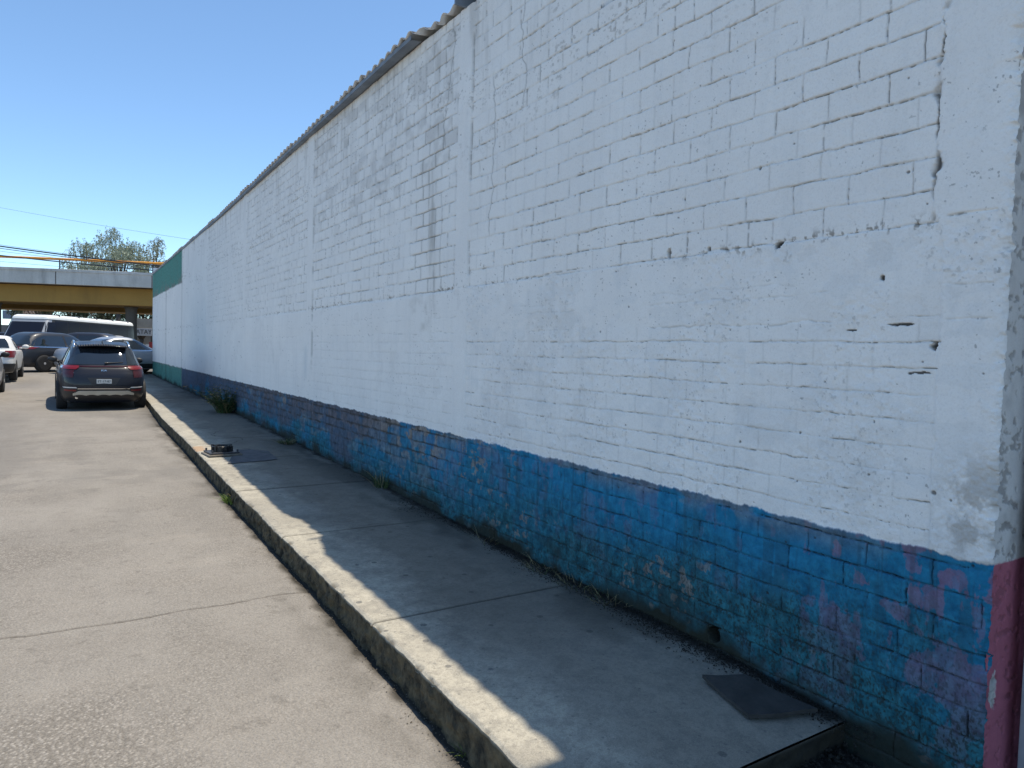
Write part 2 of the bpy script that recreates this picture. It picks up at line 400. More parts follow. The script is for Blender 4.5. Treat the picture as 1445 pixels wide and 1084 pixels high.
sw = grid_mesh('sidewalk', bl, M['sidewalk'], ['zone', 'walked']); tag(sw, kind='structure')
# low dirt apron past the end of the pavement
n = 60; Xg, Yg = np.meshgrid(np.linspace(1.3, 4.6, n), np.linspace(-3, 1.95, n)); Zg = .012 + (fbm(Xg * 5, Yg * 5, 90) - .4) * .05 + ss(2.6, 3.15, Xg) * .03
o = grid_mesh('dirt_apron', [(np.stack([Xg, Yg, Zg], -1), {'zone': np.zeros((n, n, 3))})], M['soil'], ['zone']); tag(o, kind='structure')

# ------------------------------------------------------------------ warehouse
ware = thing('warehouse', 'long white painted block warehouse with a blue painted base beside the pavement', 'building', (XW, 17, 0))
def wl(o):      # parts are modelled in world coordinates
    o.matrix_parent_inverse = Matrix.Translation((-XW, -17, 0)); return o
def wall_fields(Y, Z, sy, sz):
    F = np.zeros_like
    def rng(a, b, c, w=.01): return ss(a - w, a + w, c) * ss(b + w, b - w, c)
    nb = fbm(Y * 3, Z * 3, 1); nf = fbm(Y * 22, Z * 22, 2); wob = (fbm(Y * 5, Z * 6, 4) - .5)
    ej = (fbm(Y * 14, Z * 14, 6) - .5) * .05
    top = 1.10 + (Y - 1.29) * .003 + (fbm(Y * 7, Z * 0, 7) - .5) * .03 + (fbm(Y * 40, Z * 9, 8) - .5) * .02
    base = ss(.006, -.006, Z - top)
    # columns and bond beam: smooth render
    cols = rng(1.0, 1.53 + .05 * ss(2.4, 2.6, Z), Y + ej * .5) + rng(5.74, 5.99, Y + ej * .25) + rng(10.64, 10.93, Y) + rng(15.4, 15.66, Y, .02) + rng(20.2, 40, Y, .02)
    cols = np.clip(cols, 0, 1)
    beam = rng(2.12, 2.52, Z + ej * .4 + (Y > 5.9) * .02) * ss(16, 15, Y)
    hi = rng(3.98, 4.02, Z) * ss(10.9, 11, Y)
    sm = np.clip(cols * (1 - base) + beam, 0, 1)
    up = ss(2.50, 2.53, Z); p1 = ss(5.75, 5.72, Y); p2 = rng(5.98, 10.65, Y); p3 = rng(10.92, 15.4, Y); p4 = rng(15.6, 20.2, Y)
    far = ss(20.1, 20.3, Y)
    patch = ss(.38, .62, fbm(Y * 1.1, Z * 1.6, 11))
    low = 1 - up
    B = up * (p1 + p2 * 1.05 + p3 * .95 + p4 * .6) + low * (p1 * (.34 + .45 * patch) + p2 * .36 + p3 * .14 + p4 * .06)
    B = np.where(base > .5, (1.15 - .25 * ss(14, 20, Y)), B)
    B = B * (1 - .75 * rng(2.10, 2.145, Z, .006))
    B = B * (1 - sm) * (1 - far * (1 - base * .3))
    # coursing
    pit = np.where(Z > 2.5, .1405, .1175); z0 = np.where(Z > 2.5, 2.525, 1.187 - .1175 * 20)
    zz = (Z - z0 + wob * .016 + (fbm(Y * 19, Z * 19, 94, 3) - .5) * .008 + (fbm(Y * .5, Z * 0, 14) - .5) * .012) / pit; row = np.floor(zz); fz = zz - row
    L = .30; yy = (Y + wob * .014 + (fbm(Y * 17, Z * 17, 95, 3) - .5) * .008) / L + .5 * (row % 2) + (_h(row, row * 0, 3) - .5) * .3
    cb = np.floor(yy); fy = yy - cb
    jit = (_h(cb, row, 5) - .5) * .14; fy2 = fy - .5 - jit * 0
    wz = np.maximum(.0040, sz * .9); wy = np.maximum(.0040, sy * .75)
    db = np.minimum(fz, 1 - fz) * pit; dh = np.minimum(fy, 1 - fy) * L
    gb = np.exp(-(db / (wz * 1.5)) ** 2) * (.004 / wz) ** .6; gh = np.exp(-(dh / (wy * 1.4)) ** 2) * (.004 / wy) ** .6
    # each stretch of joint is open to a different degree
    ob = ss(.33, .60, fbm(Y * 3.6 + row * 7.7, row * 3.1, 21, 3)); oh = ss(.38, .62, _h(cb, row, 22) * .7 + .3 * nb)
    half = (_h(cb, row, 24) > .82) * (Z > 2.5)
    dm = np.abs(fy - .5) * L; ghm = np.exp(-(dm / (wy * 1.4)) ** 2) * (.004 / wy) ** .6 * half
    midw0 = ss(5.6, 6.6, Y) * ss(20, 14, Y) * ss(.55, .25, top - Z + (nb - .5) * .3)
    crumb = ss(.40, .56, fbm(Y * 34, Z * 34, 96, 3))
    lowq = low * (1 - base)
    openb = np.clip(ob * (.12 + .88 * crumb) * (1 - .45 * lowq), 0, 1); openh = np.clip(oh * (.15 + .85 * crumb) * (1 - .75 * lowq), 0, 1)
    strip = rng(6.28, 6.95, Y, .08) * up * ss(4.3, 3.9, Z)
    pinkpan = p2 * ss(3.5, 4.2, Z + nb * .5) * up
    openb = np.clip(openb + strip * .7, 0, 1); openh = np.clip(openh + strip * .7 + pinkpan * .3, 0, 1)
    wv_ = .45 + 1.1 * ss(.45, .75, fbm(Y * 11 + row, row * 2.2, 89, 3)); db2 = np.exp(-(db / np.maximum(wz * .62 * wv_, sz * .62)) ** 2) * (.004 / wz) ** .45; dh2 = np.exp(-(dh / (wy * .62)) ** 2) * (.004 / wy) ** .45
    fl = B * (gb * (.0022 + .0016 * ob) + gh * (.0016 + .0014 * oh) + ghm * .0014)
    deep = B * np.maximum(db2 * openb, dh2 * openh) * (.018 + .006 * (base > .5))
    dirt = B * np.maximum.reduce([base * midw0 * ss(.30, .55, fbm(Y * 6, Z * 6, 128)) * (gb * 1.3 + gh * 1.15), db2 * openb * 1.0, dh2 * openh, ghm * openb * .6, gb * .22 * (.3 + ob), gh * .17])
    off = (_h(cb, row, 9) - .5) * .004 * B + (_h(cb, row, 10) - .5) * (fz - .5) * .003 * B
    h = off - fl - deep + (nb - .5) * .010 + (nf - .5) * .0022 + (fbm(Y * 60, Z * 60, 12, 2) - .5) * .0010
    h = h + np.clip(cols * (1 - base), 0, 1) * .011 + beam * (1 - np.clip(cols, 0, 1)) * .004 * ss(2.10, 2.26, Z) + base * (.004 + (fbm(Y * 9, Z * 9, 13) - .5) * .010 + (nf - .5) * .003)
    h = h + hi * -.008 * ss(20, 20.3, Y)
    # peeling skins of paint: small ragged steps
    pe = fbm(Y * 6 + 9, Z * 6, 15, 5); scab = ss(.60, .615, pe) * (1 - base) * (.35 + .65 * lowq) * ss(.45, .6, fbm(Y * .9, Z * 1.1, 16))
    h = h - scab * .0011
    # ragged open joint beside the near column
    cj = np.exp(-((Y - (1.578 + wob * .05 + (fbm(Z * 26, Z * 0, 91) - .5) * .03)) / (.004 + .012 * ss(.4, .75, fbm(Z * 11, Z * 0, 92)))) ** 2) * ss(2.50, 2.56, Z) * ss(3.6, 3.4, Z) * ss(.36, .6, fbm(Z * 5, Y * 1, 17))
    cj2 = np.exp(-((Y - (5.725 + wob * .02)) / .012) ** 2) * ss(2.56, 2.62, Z) * ss(.45, .62, fbm(Z * 5, Y * 0, 18)) * .6
    cj3 = np.exp(-((Y - 10.63) / .02) ** 2) * ss(1.25, 1.4, Z) * .6 * ss(.35, .6, fbm(Z * 3, Y * 0, 25))
    cj = np.maximum.reduce([cj, cj2, cj3]); h = h - cj * .022; dirt = np.maximum(dirt, cj * ss(.3, .6, nf + .15))
    # cracked edge where beam meets panel
    for zc, a in ((2.535, 1), (2.30, .2), (2.245, .3), (2.10, .45)):
        l = np.exp(-((Z - zc - wob * .05) / .0045) ** 2) * ss(.50, .62, fbm(Y * 2.3, Z * 0 + zc, 27)) * a * ss(16, 12, Y) * (Y > 1.33)
        h = h - l * .008; dirt = np.maximum(dirt, l * .75 * ss(.4, .6, nf))
    dash = db2 * ss(.50, .60, fbm(Y * 5 + row * 3.3, row * 1.7, 97, 4)) * ss(.42, .55, nf) * lowq * (p1 + p2 * .35) * ss(.1, .3, B + .2) * (1 - sm)
    h = h - dash * .012; dirt = np.maximum(dirt, dash * .85)
    rg = lowq * p1 * ss(.46, .60, fbm(Y * 2.1 + 7, Z * 3.3, 98)); f45 = fbm(Y * 50, Z * 42, 93, 3); h = h + rg * ((nf - .5) * .007 + (f45 - .5) * .005); dirt = np.maximum(dirt, rg * ss(.70, .78, f45) * .25)
    dirt = np.maximum(dirt, ss(.78, .83, fbm(Y * 60, Z * 60, 126, 3)) * .5 * (1 - base) * ss(.50, .62, fbm(Y * 1.7, Z * 2.3, 127)))
    rc = ss(1.0, .2, np.hypot((Y - 1.36) / .26, (Z - 1.32) / .36)); h = h + rc * (fbm(Y * 55, Z * 55, 125, 3) - .5) * .010
    # hairline cracks rising by the second column
    for yc, za, zb_ in ((5.35, 2.9, 4.4), (4.9, 3.9, 5.2), (6.2, 3.9, 5.2)):
        l = np.exp(-((Y - yc - (fbm(Z * 2.2, Z * 0 + yc, 28) - .5) * .35) / np.maximum(.0045, sy * .6)) ** 2) * ss(za, za + .1, Z) * ss(zb_, zb_ - .1, Z)
        h = h - l * .005; dirt = np.maximum(dirt, l * .55)
    # scattered pock marks
    for k, (sc, th, dp) in enumerate(((7., .965, .008), (19., .975, .005))):
        cx = np.floor(Y * sc); cz = np.floor(Z * sc); hh = _h(cx, cz, 40 + k)
        px_ = (cx + .3 + .4 * _h(cx, cz, 50 + k)) / sc; pz_ = (cz + .3 + .4 * _h(cx, cz, 60 + k)) / sc
        r = (.003 + .006 * _h(cx, cz, 70 + k) ** 2) / (1 + k * .5); m_ = (hh > th) * ss(1, .5, np.hypot((Y - px_) * (.6 + .8 * hh * 9 % 1), (Z - pz_) * .8) / r + (nf - .5) * 1.6) * ss(9, 6, Y)
        h = h - m_ * dp; dirt = np.maximum(dirt, m_ * .8)
    # named holes: pipe hole low in the base, chipped pockets near the column
    for (hy, hz, ry, rz, dp) in ((2.678, .315, .043, .047, .13), (1.553, 1.985, .016, .03, .05), (1.79, 2.30, .012, .012, .02), (3.15, 2.565, .012, .03, .04), (2.35, 2.52, .02, .014, .03), (2.83, 2.55, .012, .012, .03), (1.93, 2.062, .026, .005, .009), (1.70, 2.088, .05, .0045, .016), (1.60, 1.872, .036, .005, .006)):
        q = np.hypot((Y - hy + (wob + (nf - .5)) * .012 * (ry > .03)) / ry, (Z - hz - (nf - .5) * .02 * (rz < .02)) / rz) + (nf - .5) * (.6 if dp > .1 else 2.2); m_ = ss(1.05, .8, q)
        h = h - m_ * dp; dirt = np.maximum(dirt, m_)
    # colour zones
    blue = base * ss(25.3, 25.0, Y)
    grn = ss(25.0, 25.2, Y) * (base + ss(3.98, 4.0, Z + (nf - .5) * .06))
    teal = ss(.98, .30, Z + (fbm(Y * 2.2, Z * 2.2, 30) - .5) * .7 - .02)
    edge = ss(.15, .0, top - Z) * base
    e2 = fbm(Y * 4.5, Z * 7, 31, 5)
    midw = ss(5.6, 6.6, Y) * ss(24, 20, Y)
    nearbare = edge * ss(.44, .60, e2 + .10 * ss(.09, 0, top - Z)) * ss(1.3, 2.2, Y)
    blkr = _h(cb, row, 33)
    bare = np.clip(nearbare * .5 + midw * base * ss(.62, .36, top - Z + (e2 - .5) * .5 + (blkr - .5) * .4) * (.30 + .85 * blkr ** 1.5) * ss(20, 13, Y) * (ss(.36, .5, e2)), 0, 1)
    e3 = fbm(Y * 5.2 + 40, Z * 5.0, 34, 6); e4 = fbm(Y * 19, Z * 9, 35, 5)
    pk = base * ss(8, 5.5, Y) * (ss(.615, .65, e3 + (e4 - .5) * .40) * .6 + ss(.635, .665, e4 + (e3 - .5) * .6) * .5)
    pk = np.clip(pk, 0, .8) * (1 - teal * .7) * (.16 + .40 * ss(2.6, 1.7, Y))
    purp = base * ss(6.5, 9, Y) * ss(25.3, 25, Y) * ss(.36, .62, fbm(Y * 1.3, Z * 3.0, 36, 5) + .34 * ss(.5, 1.0, Z) - .12 + .12 * ss(14, 21, Y)) * .8
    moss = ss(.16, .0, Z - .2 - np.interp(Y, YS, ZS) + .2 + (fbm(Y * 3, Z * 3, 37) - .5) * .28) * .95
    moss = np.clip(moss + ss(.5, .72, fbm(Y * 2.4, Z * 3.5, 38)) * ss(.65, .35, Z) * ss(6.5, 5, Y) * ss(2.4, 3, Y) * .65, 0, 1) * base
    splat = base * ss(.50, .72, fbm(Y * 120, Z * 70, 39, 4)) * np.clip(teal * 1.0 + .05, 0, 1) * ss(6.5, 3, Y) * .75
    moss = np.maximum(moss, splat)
    drip = ss(.56, .66, fbm(Y * 26, Z * 1.3, 120, 4)) * ss(.35, .6, fbm(Y * 3, Z * 2.5, 121)) * base * .28
    flake = ss(.655, .67, fbm(Y * 16, Z * 16, 122, 5)) * base * ss(.42, .6, fbm(Y * 1.6, Z * 2.2, 123)) * ss(9, 6, Y)
    mud = ss(.66, .70, fbm(Y * 44, Z * 44, 124, 3)) * ss(.75, .25, Z) * base
    moss = np.maximum.reduce([moss, drip, mud * .7]); bare = np.maximum(bare, flake * .75); h = h - flake * .0012
    # stains
    st = np.exp(-((Y - 6.52 - wob * .1) / .09) ** 2) * ss(2.0, 2.5, Z) * ss(4.4, 3.6, Z) * (.08 + .34 * ss(.35, .65, fbm(Y * 14, Z * 1.6, 41)))
    st = np.maximum(st, ss(1.0, .55, np.hypot((Y - 6.75) / .38, (Z - 2.33) / .24)) * ss(.4, .65, nb) * .4)
    st = np.maximum(st, ss(1.0, .3, np.hypot((Y - 1.33) / .24, (Z - 1.30) / .34)) * ss(.35, .6, fbm(Y * 22, Z * 14, 42)) * .40)
    run = ss(.50, .80, fbm(Y * 8, Z * .7, 43)) * ss(3.9, 5.1, Z) * .26 + ss(5.1, 4.75, 5.25 - Z + 4.75 - 5.1) * 0
    rust = ss(.60, .72, fbm(Y * 26, Z * 34, 45, 5)) * ss(.52, .66, fbm(Y * .8, Z * 3.4, 46)) * up * ss(3.5, 4.1, Z) * .35 + ss(.62, .70, fbm(Y * 40, Z * 30, 145, 4)) * np.exp(-((Z - 2.53 - (fbm(Y * 4, Z * 0, 146) - .5) * .05) / .03) ** 2) * .7 * ss(.4, .6, fbm(Y * 2, Z * 0, 147))
    st = np.clip(np.maximum.reduce([st, run * (1 - base), rust * (1 - base)]), 0, .8) * (1 - base)
    bare = np.maximum(bare, pinkpan * ss(.46, .74, fbm(Y * 5, Z * 6, 47) + (blkr - .5) * .3) * .24)
    bare = np.maximum(bare, ss(3.95, 3.98, Z) * ss(24.9, 25.2, Y) * ss(4.35, 4.05, Z + (nf - .5) * .3) * ss(.4, .6, nb) * .8)
    bare = np.maximum(bare, scab * .07 * lowq)
    # bluish older coat showing through the lower white
    ghost = lowq * p1 * ss(.52, .60, fbm(Y * 5.6, Z * 9.2, 48, 5)) * .05 + np.exp(-((Y - 10.95) / .12) ** 2) * rng(1.45, 1.95, Z, .1) * .15
    spray = ss(20.1, 20.5, Y) * ss(24, 20.4, Y) * ss(3.7, 2.6, Z) * .06
    h = h - rng(25.10, 25.18, Y, .02) * .03 * (Z < 3.98) - rng(29.45, 29.53, Y, .02) * .03 * (Z < 3.98)
    lip = base * ss(.05, .0, top - Z + (nf - .5) * .05) * ss(.40, .60, fbm(Y * 5, Z * 9, 129, 5)) * (.35 + .55 * midw); dirt = np.maximum(dirt, lip)
    seam = (rng(25.04, 25.22, Y, .02) + rng(29.38, 29.62, Y, .02)) * (Z < 3.98) * .6; dirt = np.maximum(dirt, seam)
    bshade = np.clip(blue + ghost + spray, 0, 1)
    return h, np.stack([bshade, pk, teal * base], -1), np.stack([grn, bare * (1 - grn * .3), st], -1), np.stack([np.clip(dirt, 0, 1) * .92, purp, moss], -1)

EY = [5.7, 7, 9, 12, 18.5, 34.6]; EZ = [5.19, 5.23, 5.23, 5.215, 5.125, 5.05]
def wblock(ya, yb, dz, zvis, npx):
    D0 = XW * .5386 + ya * .842; D1 = XW * .5386 + yb * .842
    q = np.linspace(1 / D0, 1 / D1, npx); y = (1 / q - XW * .5386) / .842
    z = np.arange(-.05, zvis, dz); z = np.concatenate([z, np.arange(z[-1] + .03, 5.37, .03)]) if zvis < 5.2 else z
    Y, Z = np.meshgrid(y, z); sy = np.gradient(y)[None, :] * np.ones_like(Y)
    h, a, b, c = wall_fields(Y, Z, sy, dz)
    rnd = np.exp(-(Y - Y0) / .018) * (.022 + .02 * (fbm(Z * 9, Z * 0, 99) - .3) + .030 * (fbm(Z * 42, Y * 42, 111) - .45) + .03 * ss(.58, .72, fbm(Z * 13, Y * 6, 112))) if ya < 1.3 else 0
    Z = np.minimum(Z, np.where(Y > 5.70, np.interp(Y, EY, EZ) - .06, 5.33))
    P = np.stack([XW - h + rnd, Y, Z], -1)
    return P, {'zoneA': a, 'zoneB': b, 'zoneC': c}
bl = [wblock(Y0, 2.3, .0036, 3.55, 330), wblock(2.3, 3.9, .0046, 4.35, 290), wblock(3.9, 6.9, .0066, 5.35, 270),
      wblock(6.9, 12, .010, 5.35, 220), wblock(12, 20, .016, 5.35, 150), wblock(20, Y1, .03, 5.3, 110)]
# near end return into the gateway
x = np.concatenate([np.linspace(XW + .022, XW + .5, 130), np.linspace(XW + .52, XW + 13, 30)]); z = np.concatenate([np.arange(-.05, 3.4, .006), np.arange(3.42, 5.3, .05)])
X, Z = np.meshgrid(x, z); nb = fbm(X * 4, Z * 4, 101); nf = fbm(X * 25, Z * 25, 102)
rr = np.exp(-(X - XW - .022) / .02) * .02 * fbm(Z * 9, Z * 0, 99)
top = 1.095 + (nf - .5) * .01; pink = ss(.004, -.004, Z - top); peel = ss(1, .8, np.hypot((X - 3.235) / .03, (Z - .55) / .08) + (nf - .5) * 1.2)
pit = ss(.60, .66, fbm(X * 20, Z * 28, 103))
P = np.stack([X, Y0 + .004 + rr - (nb - .5) * .012 + pit * .005 + peel * .003, Z], -1)
g0 = np.zeros_like(X); col = ss(.42, .7, nb) * .40 + pit * .25
bl.append((P[:, ::-1], {'zoneA': np.stack([g0, pink * (1 - peel), g0], -1)[:, ::-1], 'zoneB': np.stack([g0, np.clip(.22 + col, 0, .7) * (1 - pink) + peel * .6 * pink, g0 + .06 * (1 - pink)], -1)[:, ::-1], 'zoneC': np.stack([pit * .25, g0, ss(.25, .02, Z + (nb - .5) * .2)], -1)[:, ::-1]}))
# far end return
xf = np.linspace(XW, XW + 13, 60); zf = np.linspace(-.05, 5.3, 60); X, Z = np.meshgrid(xf, zf); g0 = np.zeros_like(X)
bl.append((np.stack([X, g0 + Y1, Z], -1), {'zoneA': np.stack([g0, g0, g0], -1), 'zoneB': np.stack([ss(1.12, 1.1, Z), g0, g0], -1), 'zoneC': np.stack([g0, g0, g0], -1)}))
wl(grid_mesh('front_wall', bl, M['wall'], ['zoneA', 'zoneB', 'zoneC'], ware))
wl(MB().box(XW + .14, XW + 12.95, Y0 + .05, Y1 - .05, -.1, 4.85).build('inner_wall', M['render'], ware))
# taller parapet block over the near gateway end
wl(MB().box(XW - .02, XW + 5, -3.5, 2.28, 5.31, 6.75).build('parapet', M['render'], ware, bevel=.02))
wl(MB().box(XW + 2.6, XW + 5, -3.5, Y0 - .1, -.1, 5.3).build('gate_side_wall', M['render'], ware))

# corrugated roof sheets: the street edge is real corrugation with overhang
def roof(name, ya, yb, eave, rise, curl=None):
    ny = int((yb - ya) / .025); y = np.linspace(ya, yb, ny); s = np.concatenate([np.linspace(0, .5, 12), np.linspace(.6, 1, 3), np.linspace(1.5, 13, 10)])
    Sx, Y = np.meshgrid(s, y)
    ex = np.interp(Y, [1, 5.9, 7, 9, 12, 20, 35], [3.04, 3.01, 3.00, 3.03, 3.06, 3.10, 3.11]) + (_h(np.floor(Y / .83), Y * 0, 5) - .5) * .03
    ez = eave(Y)
    wv = np.cos(2 * np.pi * Y / .208); wv = np.sign(wv) * np.abs(wv) ** .7
    Z = ez + wv * .024 + Sx * rise + (_h(np.floor(Y / .83), Y * 0, 6) - .5) * .02; X = ex + Sx
    if curl is not None: X, Z = curl(X, Y, Z, Sx)
    V = np.stack([X, Y, Z], -1).reshape(-1, 3); r, c = X.shape; i = np.arange(r * c).reshape(r, c)
    Q = np.stack([i[:-1, :-1], i[1:, :-1], i[1:, 1:], i[:-1, 1:]], -1).reshape(-1, 4)
    o = obj_from(name, V.tolist(), Q.tolist(), M['galv'], ware, True)
    m = o.modifiers.new('sheet', 'SOLIDIFY'); m.thickness = .004; m.material_offset = 1; m.offset = -1; o.data.materials.append(M['roof_under'])
    return wl(o)
def curl(X, Y, Z, Sx):
    k = ss(6.95, 6.4, Y) * ss(.4, 0, Sx); n = fbm(Y * 4, Sx * 3, 200)
    return X + k * (.03 + .09 * n) , Z + k * (-.035 + .05 * (n - .4)) + k * (vn(Y * 9, Sx * 5, 202) - .5) * .05
roof('roof_sheet', 5.90, 34.6, lambda Y: np.interp(Y, EY, EZ), .09, curl)
roof('roof_sheet', Y0 - .1, 5.93, lambda Y: 5.36 + 0 * Y, .09, lambda X, Y, Z, Sx: (X + .10 * ss(5.4, 5.84, Y) * ss(.4, 0, Sx) * (.6 + .8 * fbm(Y * 7, Sx, 210)), Y, Z)[0::2])

yf_ = np.linspace(6.85, 34.5, 70); fm = MB()
for a, b in zip(yf_[:-1], yf_[1:]):
    xa, xb = [float(np.interp(q, [1, 5.9, 7, 9, 12, 20, 35], [3.04, 3.01, 3.00, 3.03, 3.06, 3.10, 3.11])) + .016 for q in (a, b)]; za, zb2 = [float(np.interp(q, EY, EZ)) - .020 for q in (a, b)]
    q_ = [(xa, a, za), (xb, b, zb2), (xb, b, zb2 - .045), (xa, a, za - .045), (xa + .12, a, za - .035), (xb + .12, b, zb2 - .035)]
    fm.add(q_, [(0, 1, 2, 3), (3, 2, 5, 4)])
wl(fm.build('eave_fascia', M['galv_old'], ware))
fm = MB().box(XW - .13, XW + .16, 5.86, 5.885, 5.13, 5.42); wl(fm.build('sheet_end_flashing', M['galv_old'], ware))
M['gatepaint'] = simple('worn_grey_gate_paint', (.36, .37, .39), .6, var=.2, scale=6)
# gate post right of the near corner
gp = thing('gate_post', 'grey steel gate post at the right edge beside the pink wall end', 'gate post', (3.42, 1.20, 0))
MB().box(-.045, .045, -.04, .04, 0, 3.6).build('post', M['gatepaint'], gp, bevel=.004)
MB().box(.062, .080, -.02, 0.0, .12, 3.3).box(.062, 1.6, -.02, 0, 3.2, 3.24).box(.062, 1.6, -.02, 0, .1, .14).box(.1, 1.6, -.012, -.008, .14, 3.2).build('gate_leaf', M['galv_old'], gp)
for hz in (.5, 1.7, 2.9): MB().tube([(.052, -.035, hz), (.052, -.035, hz + .12)], .012, 10).build('hinge', M['rim_dark'], gp)

# ------------------------------------------------------------------ small things on the pavement
def px(u, v, z=None, Y=None, D=None):
    d = Mr @ Vector((u - 722.5, -(v - 542.), -980.)); 
    if z is not None: t = (z - 1.9) / d.z
    elif Y is not None: t = Y / d.y
    else: t = D / 980.
    return Vector((0, 0, 1.9)) + d * t
# thin dark cover sheet by the wall
cor = [px(991, 955, z=.245), px(1053, 953, z=.245), px(1154, 1004, z=.225), px(1057, 1013, z=.22)]
c0 = sum(cor, Vector()) / 4; cp = thing('cover_board', 'thin dark square board lying on the pavement next to the blue wall', 'board', (c0.x, c0.y, zs(c0.y)))
bmx = MB(); N = 14; G = []
for j in range(N + 1):
    for i in range(N + 1):
        a = i / N; b = j / N; p = cor[0] * (1 - a) * (1 - b) + cor[1] * a * (1 - b) + cor[2] * a * b + cor[3] * (1 - a) * b
        e = .004 * math.sin(7 * a + 2) * (a in (0, 1) or b in (0, 1))
        G.append((p.x - c0.x + e, p.y - c0.y + e, zs(p.y) - zs(c0.y) + .010 + .014 * (a * b) ** 1.5 + .008 * abs(b - .5) * 2))
T = [(x_, y_, z_ + .018) for x_, y_, z_ in G]; nn = len(G); W_ = N + 1; F = []
for j in range(N):
    for i in range(N):
        q = (j * W_ + i, j * W_ + i + 1, (j + 1) * W_ + i + 1, (j + 1) * W_ + i); F.append(q); F.append(tuple(k + nn for k in reversed(q)))
brd = [j for j in range(W_)] + [k * W_ + N for k in range(1, W_)] + [N * W_ + i for i in range(N - 1, -1, -1)] + [k * W_ for k in range(N - 1, 0, -1)]
for k in range(len(brd)): a, b = brd[k], brd[(k + 1) % len(brd)]; F.append((a, b, b + nn, a + nn))
mm = NT('weathered_board'); nz_ = mm.noise(7, 6, .7); mm.col(mm.mix(mm.ramp(nz_, [(.3, 0), (.7, 1)]), (.022, .021, .020), (.06, .056, .052))); mm.rough(.7); mm.bump(mm.noise(60, 4), .002)
o = obj_from('panel', G + T, F, mm.m, cp)
bm_ = bmesh.new(); bm_.from_mesh(o.data); bmesh.ops.recalc_face_normals(bm_, faces=bm_.faces); bm_.to_mesh(o.data); bm_.free()

M['padc'] = simple('old_concrete_pad', (.17, .15, .125), .9, var=.3, scale=9)
# cut off lamp post base on the kerb
pb = px(313, 640, z=.375); zb = zs(pb.y)
post = thing('post_base', 'cut off black post stub bolted to a square plate on the kerb', 'post stub', (pb.x, pb.y, zb), R(6))
MB().box(-.23, .23, -.21, .21, 0, .03)\
    .build('concrete_pad', M['padc'], post, bevel=.012)
m_ = MB(); m_.box(-.20, .20, -.19, .19, .035, .055); m_.build('base_plate', M['rim_dark'], post, bevel=.004)
pr = [(.135, .055), (.135, .125), (.125, .135), (.115, .09), (.02, .08)]
m_ = MB().lathe(pr, 14)
for k in range(14):
    if k in (3, 9): continue
    t = 2 * math.pi * k / 14; m_.box(-.012, .012, .115, .15, .055, .125 + .035 * random.random(), Matrix.Rotation(t, 4, 'Z'))
m_.build('stub', M['black_plastic'], post)
for sx in (-1, 1):
    for sy in (-1, 1): MB().tube([(sx * .17, sy * .16, .05), (sx * .17, sy * .16, .09)], .014, 6).build('bolt', M['rim_dark'], post)
# thin flat dark patch right of it
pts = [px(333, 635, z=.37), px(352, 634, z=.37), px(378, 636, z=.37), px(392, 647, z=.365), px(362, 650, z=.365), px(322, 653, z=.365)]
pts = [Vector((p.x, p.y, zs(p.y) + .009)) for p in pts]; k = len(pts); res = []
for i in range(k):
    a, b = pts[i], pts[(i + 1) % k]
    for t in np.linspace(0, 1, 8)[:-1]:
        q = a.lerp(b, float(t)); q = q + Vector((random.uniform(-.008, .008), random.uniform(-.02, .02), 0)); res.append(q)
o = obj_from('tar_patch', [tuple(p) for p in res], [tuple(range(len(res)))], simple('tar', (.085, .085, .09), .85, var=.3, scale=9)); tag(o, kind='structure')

# loose stones / crumbs in the gutter and soil strip along the wall
def rocks(name, pts, mat):
    V = []; F = []
    for (x_, y_, z_, s) in pts:
        b = len(V)
        for dx, dy, dz in ((1, 0, 0), (-1, 0, 0), (0, 1, 0), (0, -1, 0), (0, 0, 1), (0, 0, -1)):
            q = s * random.uniform(.6, 1.2); V.append((x_ + dx * q, y_ + dy * q, z_ + dz * q * .7))
        for f in ((0, 2, 4), (2, 1, 4), (1, 3, 4), (3, 0, 4), (2, 0, 5), (1, 2, 5), (3, 1, 5), (0, 3, 5)): F.append(tuple(b + i for i in f))
    return obj_from(name, V, F, mat)
rp = []
for _ in range(900):
    y_ = 2.4 * (34 / 2.4) ** random.random(); x_ = float(np.interp(y_, YK, XK)) - abs(random.gauss(0, .045)) - .01
    rp.append((x_, y_, zr(y_) + .003, random.uniform(.002, .006)))
tag(rocks('gutter_grit', rp, simple('grit', (.12, .10, .075), .9, var=.5, scale=40)), 'loose grit and stones along the foot of the kerb', 'grit', kind='stuff')
rp = []
for _ in range(11000):
    y_ = random.choice([random.uniform(1.7, 7), random.uniform(1.9, 5.2), 1.9 * (30 / 1.9) ** random.random()])
    w = .035 + .09 * float(fbm(np.array([y_ * 1.4]), np.array([0.]), 300)[0]) ** 2 * 2
    x_ = XW - .005 - abs(random.gauss(0, w)); s = random.uniform(.0018, .0065)
    rp.append((x_, y_, zs(y_) + .004 + max(0, .02 - (XW - x_) * .3) * random.random(), s))
for _ in range(1500):
    x_ = random.uniform(2.1, 3.15); y_ = random.uniform(1.3, 1.9); rp.append((x_, y_, .03 + random.random() * .05 * ss(1.5, 1.9, y_), random.uniform(.004, .02)))
tag(rocks('soil_litter', rp, M['soil']), 'dark soil and leaf litter gathered along the foot of the wall', 'litter', kind='stuff')

